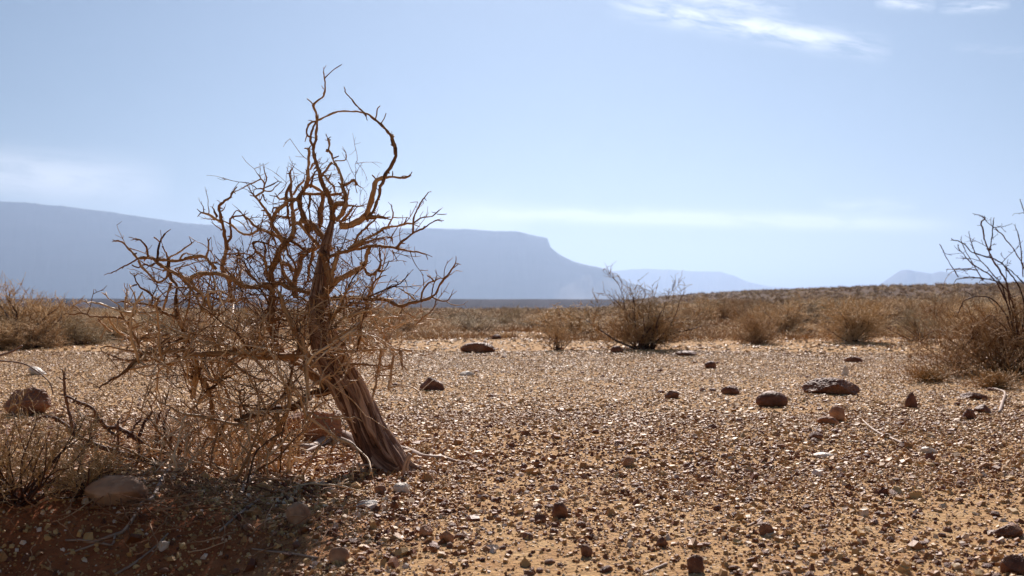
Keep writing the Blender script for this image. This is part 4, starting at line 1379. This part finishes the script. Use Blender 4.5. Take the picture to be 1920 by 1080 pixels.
def thicket(bag, n, cx, cy, sx_, sy_, lo, hi, rlo, rhi, upb, tones, dspread=.22, lean=0.0):
    lv_base, lv_dir, lv_len, lv_r = [], [], [], []
    for _ in range(n):
        px = r.normal(cx, sx_)
        py = r.normal(cy, sy_)
        from_ground = py > 750 and px < 570 and r.random() < .75
        if from_ground:
            p = PT(px, py, TD + r.normal(0, dspread))
            p[2] = float(H(p[0], p[1]))
        else:
            # every branchlet springs from the nearest traced branch
            i = int(np.argmin((LPX[:, 0] - px) ** 2 + (LPX[:, 1] - py) ** 2 + r.uniform(0, 400, len(LPX))))
            if LPX[i, 0] < 235:
                continue
            p = PT(LPX[i, 0], LPX[i, 1], LDP[i])
        d = np.array([r.normal(lean, .75), r.normal(0, .6), r.normal(upb, .45)])
        if from_ground:
            d[2] = abs(d[2]) + .5
        d /= np.linalg.norm(d)
        L = r.uniform(lo, hi)
        N = 14
        Q = [p]
        bend = r.normal(0, .05, 3)
        for k in range(N - 1):
            d = d + bend + r.normal(0, .15, 3) * (2.2 if r.random() < .15 else .7)
            d /= np.linalg.norm(d)
            Q.append(Q[-1] + d * L / (N - 1))
        Q = np.array(Q)
        Q[:, 2] = np.maximum(Q[:, 2], H(Q[:, 0], Q[:, 1]) + .004)
        rr = r.uniform(rlo, rhi)
        R_ = rr * np.linspace(1, .5, N) * (1 + .15 * r.normal(size=N))
        tn = float(np.clip(r.normal(*tones), 0, 1))
        addtubes(bag, Q[None], R_[None], 6, [tn])
        for _ in range(int(r.integers(3, 8))):
            i = int(r.integers(2, N))
            dd = (Q[i] - Q[i - 1]) / (np.linalg.norm(Q[i] - Q[i - 1]) + 1e-9) + r.normal(0, .7, 3)
            dd /= np.linalg.norm(dd)
            T._twig(bag, Q[i], dd, r.uniform(.02, .13), max(rr * .5, .0010), tn, r)


thicket(TH, 70, 590, 460, 60, 60, .06, .17, .0014, .0028, .9, (.42, .14), .15)
thicket(TH, 60, 555, 590, 75, 55, .10, .27, .0020, .0050, .75, (.40, .14))
thicket(TH, 70, 470, 590, 75, 45, .10, .26, .0018, .0042, .6, (.45, .14))
thicket(TH2, 90, 410, 680, 110, 50, .14, .42, .0028, .0066, .35, (.60, .18))
thicket(TH2, 80, 450, 800, 90, 40, .16, .42, .0028, .0068, .5, (.55, .2))
thicket(TH2, 34, 330, 850, 70, 25, .14, .34, .0024, .0050, .5, (.68, .16))
thicket(TH2, 60, 650, 630, 55, 35, .12, .30, .0018, .0040, .15, (.62, .15), lean=.5)
thicket(TH2, 44, 370, 640, 80, 35, .07, .19, .0022, .0042, .25, (.60, .18), lean=-.3)

thicket(TH, 45, 440, 770, 70, 55, .14, .34, .0028, .0055, .9, (.30, .10))
T.twigs()

root_p = ground(744, 905)
tree = empty('dead_tree', (float(root_p[0]), TD, float(H(root_p[0], TD))))
tag(tree, 'gnarled leafless desert tree with a thick leaning trunk and thorny twisted branches', 'tree')


def under(o, parent):
    """parent keeping the place in the world"""
    o.parent = parent
    o.matrix_parent_inverse = parent.matrix_world.inverted()


bpy.context.view_layer.update()
for key in sorted(T.bags):
    o = obj('branch', T.bags[key].mesh('branch'), M_branch if key not in ('b12', 'b13') else M_twig)
    if key == 'b13':
        o['label'] = 'pale thin shoots in front of the trunk'
    under(o, tree)
o = obj('twigs', TH.mesh('upper_twigs'), M_branch)
under(o, tree)
o = obj('twigs', TH2.mesh('lower_twigs'), M_twig)
o['label'] = 'tangled pale dry twigs of the lower crown'
under(o, tree)

# trunk: fluted, twisting, with separate fibres
tq = smooth_line(np.array([(a, b, c) for a, b, c in TR], float)[:, :2], 3.0)
tt = np.linspace(0, 1, len(tq))
py_ctrl = np.array([b for a, b, c in TR], float)[::-1]
rad_ctrl = np.array([c for a, b, c in TR], float)[::-1]
trad = np.interp(tq[:, 1], py_ctrl, rad_ctrl) * 0.84
rows, SD = len(tq), 120
th = np.arange(SD) * 2 * math.pi / SD
Ctr = np.array([PT(a, b, TD) for a, b in tq])
Ctr[:, 1] += 0.02 * np.sin(tt * 5)
Rw = trad * TD / FPX
Tn = np.gradient(Ctr, axis=0)
Tn /= np.linalg.norm(Tn, axis=1, keepdims=True)
Av = np.cross(Tn, np.array([0, 1.0, 0]))
Av /= np.linalg.norm(Av, axis=1, keepdims=True)
Bv = np.cross(Tn, Av)
Ls = np.concatenate([[0], np.cumsum(np.linalg.norm(np.diff(Ctr, axis=0), axis=1))])
TV, TT_, TG = [], [], []
for i in range(rows):
    ph = th + 2.6 * Ls[i] + 0.25 * math.sin(Ls[i] * 9) + 0.9 * fbm(np.cos(th) * 1.2 + 9, np.sin(th) * 1.2 + Ls[i] * 5.0, 3, 57)
    ridge = 0.15 * (np.abs(np.sin(ph * 2.5)) - .5) + 0.12 * (np.abs(np.sin(ph * 5.5 + 1.1 + Ls[i] * 2)) - .5) + 0.06 * (np.abs(np.sin(ph * 11 + Ls[i] * 5)) - .5)
    nz = 0.50 * fbm(np.cos(ph) * 1.6 + 3, np.sin(ph) * 1.6 + Ls[i] * 5.0, 3, 55) + 0.10 * fbm(ph * 6, np.full(SD, Ls[i] * 5), 3, 56)
    flare = 1 + 0.25 * np.maximum(0, 1 - Ls[i] / .09) * (0.5 + np.abs(np.sin(th * 2.5)))
    rr = Rw[i] * (0.95 + ridge + nz) * flare
    TV.append(Ctr[i] + rr[:, None] * (Av[i] * np.cos(th)[:, None] + Bv[i] * 0.8 * np.sin(th)[:, None]))
    TT_.append(np.clip(0.5 + 2.6 * ridge + 0.9 * nz, 0, 1))
    TG.append(np.stack([np.cos(ph) * .07, np.sin(ph) * .07, np.full(SD, Ls[i])], axis=1))
TV = np.concatenate(TV)
ii = np.arange(rows - 1)[:, None] * SD
kk = np.arange(SD)[None, :]
tf = np.stack([ii + kk, ii + (kk + 1) % SD, ii + SD + (kk + 1) % SD, ii + SD + kk], axis=-1).reshape(-1, 4)
tb = Bag()
tb.add(TV, [tf, np.array([list(range((rows - 1) * SD, rows * SD))])], np.concatenate(TT_), np.concatenate(TG))
r = np.random.default_rng(8)
for sidx in range(46):
    i0 = int(rows * r.uniform(.0, .45))
    i1 = min(rows - 2, i0 + int(rows * r.uniform(.25, .55)))
    a0 = r.uniform(0, 6.28)
    tw_ = r.uniform(-2.2, 4.0)
    ids = np.arange(i0, i1, 3)
    pts = []
    for i in ids:
        aa = a0 + tw_ * (Ls[i] - Ls[i0]) + 0.22 * math.sin(Ls[i] * 14 + a0)
        k_out = 1.0 + 0.05 * math.sin(Ls[i] * 8 + sidx)
        pts.append(Ctr[i] + Rw[i] * k_out * (Av[i] * math.cos(aa) + Bv[i] * .8 * math.sin(aa)))
    pts = np.array(pts)
    rr = r.uniform(.003, .0095) * np.sin(np.linspace(.25, 2.9, len(pts))) ** .6
    addtubes(tb, pts[None], rr[None], 7, [r.uniform(.2, 1.0)])
for sidx, (a0, tw_, r_) in enumerate([(0.3, 1.5, .016), (1.9, 2.6, .014), (3.3, 1.1, .017), (4.6, 2.2, .013), (5.5, .6, .015)]):
    ids = np.arange(0, int(rows * (.55 + .08 * sidx)), 3)
    pts = np.array([Ctr[i] + Rw[i] * (0.86 + .12 * math.sin(Ls[i] * 11 + sidx * 2)) * (Av[i] * math.cos(a0 + tw_ * Ls[i] + .35 * math.sin(Ls[i] * 7 + sidx)) +
                    Bv[i] * .8 * math.sin(a0 + tw_ * Ls[i] + .35 * math.sin(Ls[i] * 7 + sidx))) for i in ids])
    rr = r_ * (1.35 - .75 * np.linspace(0, 1, len(ids))) * (1 + .5 * fbm(np.linspace(0, 9, len(ids)), np.full(len(ids), sidx * 3.0), 2, 66))
    addtubes(tb, pts[None], rr[None], 10, [.3 + .12 * sidx])
to = obj('trunk', tb.mesh('trunk'), M_bark)
under(to, tree)

# roots, draped on the ground
def draped(bag, pts, r0, r1, lift=0.4, tone=.6, sides=8, frame='F', arch=None):
    fx, fy, fs = FR[frame]
    q = smooth_line(np.array([(fx + a / fs, fy + b / fs) for a, b in pts]), 5.0)
    W = np.array([ground(a, b) for a, b in q])
    n = len(W)
    t = np.linspace(0, 1, n)
    rad = (r0 + (r1 - r0) * t) * W[:, 1] / FPX * (1 + .2 * fbm(t * n / 3, t * 0 + r0 * 7, 2, 4))
    W[:, 2] += rad * lift
    if arch:
        W[:, 2] += arch * np.sin(t * math.pi)
    addtubes(bag, W[None], rad[None], sides, [tone])
    return W


rb = Bag()
draped(rb, [(684, 850), (674, 842), (661, 829), (640, 822), (621, 822), (605, 832), (595, 838), (580, 845), (544, 842), (513, 848), (495, 864), (483, 878), (472, 896), (460, 912), (450, 932)], 10, 3.5, .7, .6)
draped(rb, [(670, 850), (650, 833), (625, 828), (604, 838), (575, 851), (540, 852), (515, 856)], 5, 3.0, 1.2, .45)
o = obj('root', rb.mesh('root'), M_dead)
o['label'] = 'grey root snaking left from the trunk'
under(o, tree)
rb = Bag()
draped(rb, [(720, 840), (740, 845), (757, 848), (770, 850), (785, 857), (804, 861), (831, 861), (862, 868), (900, 872)], 8, 1.2, .7, .7)
o = obj('root', rb.mesh('root'), M_dead)
under(o, tree)
rb = Bag()
for a, b_, r0, r1 in [((768, 850), (757, 892), 3.4, 3.0), ((770, 852), (766, 900), 2.2, 1.8), ((700, 872), (672, 872), 2.4, 2.0), ((672, 868), (700, 905), 2.5, 1.5)]:
    q = smooth_line(np.array([a, ((a[0] + b_[0]) / 2 - 4, (a[1] + b_[1]) / 2), b_]), 5)
    W = np.array([PT(u, v_, TD - .14) for u, v_ in q])
    rb = Bag()
    addtubes(rb, W[None], (np.linspace(r0, r1, len(W)) * TD / FPX)[None], 7, [.85])
    o = obj('splinter', rb.mesh('splinter'), M_dead)
    under(o, tree)

# ------------------------------------------------------------------ dark leafless shrub, lower left
DD = 4.15
T2 = Traced(DD, 31)
for r0, r1, a in [
        (6, 4.5, [(1180, 960), (1130, 880), (1050, 850), (900, 835), (700, 780)]), (4.5, 3.2, [(700, 780), (530, 720), (400, 670), (300, 610)]),
        (3.0, 1.4, [(300, 610), (270, 560), (180, 480), (80, 440), (0, 440), (-80, 480), (-160, 520)]), (2.6, 1.7, [(300, 600), (290, 500), (260, 380), (230, 220), (215, 100), (215, 20)]),
        (2.4, 1.5, [(320, 620), (332, 520)]), (2.2, 1.6, [(490, 700), (480, 600), (500, 520), (560, 470)]), (2.4, 1.4, [(510, 740), (350, 730), (250, 710), (130, 680)]),
        (5.5, 3.6, [(1170, 950), (1130, 880), (1080, 760), (1000, 700), (900, 620), (760, 550)]), (3.2, 1.7, [(760, 550), (640, 540), (560, 450), (500, 360), (380, 300), (240, 230)]),
        (2.4, 1.6, [(760, 800), (760, 640), (765, 480)]), (3.6, 2.0, [(1100, 820), (1160, 650), (1150, 520), (1180, 420)]), (3.0, 1.8, [(980, 830), (970, 680), (1010, 540), (1090, 420)]),
        (3.0, 1.8, [(1240, 920), (1235, 650), (1230, 540), (1260, 400)]), (3.2, 2.0, [(1260, 900), (1320, 780), (1290, 660), (1340, 560)]), (3.0, 1.5, [(1180, 950), (1350, 850), (1420, 700), (1500, 600)]),
        (2.2, 1.2, [(760, 640), (700, 600), (640, 560)]), (2.0, 1.2, [(900, 630), (930, 540), (990, 470)])]:
    T2.stroke('s', 'I', r0 * 1.35, r1 * 1.3, a, DD if a[0][0] in (1180, 1170) else None, tone=.4, tw=1.3, sides=7)
T2.twigs(gap=.05, lmax=.10, rad=.0017)
ds = empty('leafless_shrub', (float(ground(296, 872)[0]), DD, float(H(ground(296, 872)[0], DD))))
tag(ds, 'low dark leafless thorny shrub with spreading arms, left of the gnarled tree', 'shrub')
bpy.context.view_layer.update()
o = obj('stems', T2.bags['s'].mesh('stems'), M_darktwig)
under(o, ds)

# olive straw bush at the lower left corner
r = np.random.default_rng(45)
for (px, py, hh, rd, ns, lab) in [(30, 945, .42, .50, 40, 'olive-brown straw bush at the left edge, in front of the brown boulder'),
                                  (165, 930, .20, .20, 26, 'small straw coloured bush beside the grey-brown boulder')]:
    gp = ground(px, py)
    lv = grow(r, ns, hh, rd, kids=(6, 5), twig=.0012, stem_r=.0042, kink=.30, spread=.95)
    e = empty('straw_bush', tuple(gp))
    tag(e, lab, 'bush')
    m1 = shrub_bag(lv[:1], r, (.3,)).mesh('stems')
    a = obj('stems', m1, M_darktwig, e)
    m2 = shrub_bag(lv[1:], r, (.55, .6)).mesh('twigs')
    b_ = obj('twigs', m2, M_olive, e)

# tangle of dead twigs lying round the tree foot: stuff
r = np.random.default_rng(60)
lb = Bag()
n = 460
for _ in range(n):
    px = r.normal(330, 170)
    py = r.normal(905, 55)
    if py > 1075 or py < 820 or px > 660 or px < -60:
        continue
    gp = ground(px, py)
    L = r.uniform(.04, .20)
    az = r.uniform(0, 6.28)
    N = 7
    x, y = gp[0], gp[1]
    base = r.uniform(0, .035)
    rise = r.uniform(-.02, .05)
    Q = []
    for k in range(N):
        Q.append((x, y, .003 + base + rise * k / N))
        az += r.normal(0, .35)
        x += math.cos(az) * L / N
        y += math.sin(az) * L / N
    Q = np.array(Q)
    Q[:, 2] += H(Q[:, 0], Q[:, 1])
    rr = r.uniform(.0010, .0030)
    addtubes(lb, Q[None], (rr * np.linspace(1, .6, N))[None], 5, [float(np.clip(r.normal(.45, .2), 0, 1))])
lo_ = obj('twig_litter', lb.mesh('twig_litter'), M_litter)
tag(lo_, 'litter of dry broken twigs on the earth round the tree', 'twig litter', kind='stuff')

# fallen branches and sticks, one by one
for lab, strokes in [
        ('long curved grey dead branch lying from the tree foot down the shaded bank', [
            ('N', 4.0, 3.2, [(1330, 40), (1230, 70), (1130, 110), (1050, 200), (980, 330), (920, 350), (880, 420), (840, 490), (790, 550)]),
            ('N', 3.2, 2.0, [(790, 550), (700, 580), (600, 610), (520, 600), (420, 600)]),
            ('N', 2.4, 1.6, [(740, 570), (720, 630), (640, 620), (560, 645), (420, 690)])]),
        ('thin straight dead twig near the bottom edge at left', [('N', 1.6, 2.6, [(1080, 555), (1000, 640), (900, 720), (850, 760), (740, 822)])]),
        ('short pale stick lying left of the small pale brown stone', [('N', 2.8, 2.2, [(1690, 320), (1600, 385), (1540, 430), (1480, 480), (1410, 545)])]),
        ('thin dark stick crossing the short pale one', [('N', 2.2, 2.0, [(1470, 290), (1560, 380), (1650, 460)])]),
        ('upright pair of silvery splinters among the litter', [('N', 3.0, 2.4, [(1630, 110), (1600, 190), (1575, 250), (1550, 310)]), ('N', 2.6, 2.0, [(1590, 150), (1570, 220), (1560, 300)])]),
        ('pale straight stick at the bottom below the tree shadow', [('N', 1.8, 2.4, [(1620, 655), (1750, 672), (1900, 690), (2040, 715)])]),
        ('pale bent dry stick lying on the open gravel at right', [('F', 1.8, 2.6, [(1618, 790), (1632, 803), (1650, 815), (1672, 825), (1694, 834)])]),
        ('short grey stick standing under the right edge bush', [('F', 3.0, 2.2, [(1874, 776), (1880, 756), (1884, 738), (1860, 730)])]),
        ('pale branch lying at the foot of the right edge bush', [('F', 1.6, 2.4, [(1878, 704), (1895, 696), (1925, 686)])]),
        ('tiny pale splinter in the gravel at lower right', [('F', 1.6, 2.6, [(1402, 988), (1418, 980), (1432, 972)])]),
        ('short grey twig lying on the gravel at bottom centre', [('F', 2.2, 2.8, [(1205, 1078), (1225, 1070), (1250, 1060)])]),
        ('thin twig arching at the far left above the brown boulder', [('F', 2.4, 1.6, [(-6, 668), (20, 660), (42, 648)]), ('F', 1.6, 1.2, [(-6, 676), (40, 681), (66, 694), (92, 716), (100, 740)])])]:
    b = Bag()
    for (fr, r0, r1, a) in strokes:
        if 'arching' in lab:
            fx, fy, fs = FR[fr]
            q = smooth_line(np.array(a, float), 4)
            W = np.array([PT(u, v_, 4.4) for u, v_ in q])
            addtubes(b, W[None], (np.linspace(r0, r1, len(W)) * 4.4 / FPX)[None], 6, [.35])
            continue
        draped(b, a, r0, r1, .9, .72 if 'dark' not in lab else .3, 7, fr)
    o = obj('dead_branch' if 'branch' in lab else 'stick', b.mesh('dead_branch'), M_dead)
    tag(o, lab, 'dead branch' if 'branch' in lab else 'stick')

# small grass tufts
for (px, py, hh, rd, ns, lab) in [(794, 850, .085, .05, 40, 'tiny tuft of orange dry grass on the gravel behind the trunk foot'),
                                  (1745, 716, .13, .45, 150, 'patch of orange dry grass left of the right edge bush'),
                                  (1868, 728, .15, .50, 150, 'patch of orange-brown dry grass under the right edge bush'),
                                  (872, 640, .10, .05, 24, 'tiny green-brown weed near the low flat-topped rock')]:
    gp = ground(px, py)
    lv = grow(r, ns, hh, rd, kids=(3,), twig=.0012 if py > 760 else .003, stem_r=.002 if py > 760 else .004, kink=.30, spread=1.05, up=.2)
    mm = shrub_bag(lv, r, (.5, .6), sides=(4, 3, 3, 3)).mesh('dry_grass')
    o = obj('grass_tuft', mm, M_straw)
    o.location = tuple(gp)
    tag(o, lab, 'grass tuft')

# ------------------------------------------------------------------ bush at the right edge
BD = 9.3
T3 = Traced(BD, 51)
for r0, r1, a in [
        (3.5, 1.8, [(640, 900), (610, 700), (560, 510), (480, 370), (440, 260), (420, 180), (440, 150)]), (1.4, .9, [(440, 150), (410, 128), (385, 125)]), (1.8, 1.2, [(470, 330), (480, 240), (490, 150)]),
        (3.0, 1.3, [(640, 880), (660, 600), (560, 430), (500, 380), (380, 345), (320, 290), (260, 270)]), (3.0, 1.3, [(630, 860), (560, 620), (470, 470), (360, 400), (300, 330), (290, 310)]),
        (2.5, 1.2, [(620, 860), (560, 600), (520, 510), (440, 490), (360, 480), (280, 490)]), (1.4, .9, [(290, 480), (240, 400), (190, 300)]), (1.4, .9, [(400, 440), (320, 432), (228, 435)]),
        (2.5, 1.2, [(720, 860), (700, 560), (660, 420), (620, 350), (550, 250), (500, 210)]), (1.8, 1.0, [(655, 480), (640, 300), (610, 190)]), (1.8, 1.0, [(720, 300), (680, 160), (658, 110), (640, 50)]),
        (2.5, 1.0, [(620, 850), (580, 600), (530, 510), (400, 360), (350, 230)]), (1.8, 1.2, [(700, 560), (600, 450), (500, 380)]), (1.6, 1.0, [(430, 500), (370, 400), (310, 290), (308, 260)]),
        (2.4, 1.2, [(640, 880), (520, 640), (400, 580), (320, 620), (290, 680)]), (2.4, 1.2, [(640, 880), (480, 700), (380, 800), (310, 890)]), (2.4, 1.2, [(640, 880), (540, 780), (430, 770), (350, 850)])]:
    T3.stroke('s', 'M', r0 * .62, r1 * .75, a, BD if a[0][1] > 840 else None, tone=.35, tw=.5, sides=6)
T3.twigs(gap=.09, lmin=.04, lmax=.3, rad=.0035)
gp = ground(1915, 700)
eb = empty('dry_bush', (float(gp[0]), BD, float(H(gp[0], BD))))
tag(eb, 'large bare brown bush reaching in at the right edge', 'bush')
bpy.context.view_layer.update()
o = obj('branch', T3.bags['s'].mesh('branch'), M_darktwig)
under(o, eb)
r = np.random.default_rng(52)
lv = grow(r, 84, .85, 1.45, kids=(8, 5), twig=.0030, stem_r=.009, kink=.30, spread=1.1, up=.15)
m2 = shrub_bag(lv, r, (.35, .45, .55)).mesh('twigs')
m2.materials.append(M_scrub)
o = bpy.data.objects.new('twigs', m2)
COL.objects.link(o)
o.parent = eb
o.location = (-.20, 0, 0)

# ------------------------------------------------------------------ air
HAZE = 9.8e-5
hv = np.array([(sx_, sy_, sz_) for sz_ in (-60.0, 1020.0) for sx_, sy_ in ((-26000, -300), (26000, -300), (26000, 38000), (-26000, 38000))], float)
hf = np.array([(0, 3, 2, 1), (4, 5, 6, 7), (0, 1, 5, 4), (1, 2, 6, 5), (2, 3, 7, 6), (3, 0, 4, 7)])
hm, hk = material('haze_air')
pv = hk.n('ShaderNodeVolumePrincipled')
pv.inputs['Color'].default_value = (0.50, 0.68, 1.0, 1)
pv.inputs['Density'].default_value = HAZE
pv.inputs['Anisotropy'].default_value = 0.5
pv.inputs['Density Attribute'].default_value = ""
pv.inputs['Color Attribute'].default_value = ""
pv.inputs['Temperature Attribute'].default_value = ""
ho = hk.n('ShaderNodeOutputMaterial')
hm.node_tree.links.new(pv.outputs[0], ho.inputs['Volume'])
hz = obj('haze', make_mesh('haze', hv, hf, False), hm)
tag(hz, 'pale blue air between the plain and the far mountains', 'haze', kind='stuff')
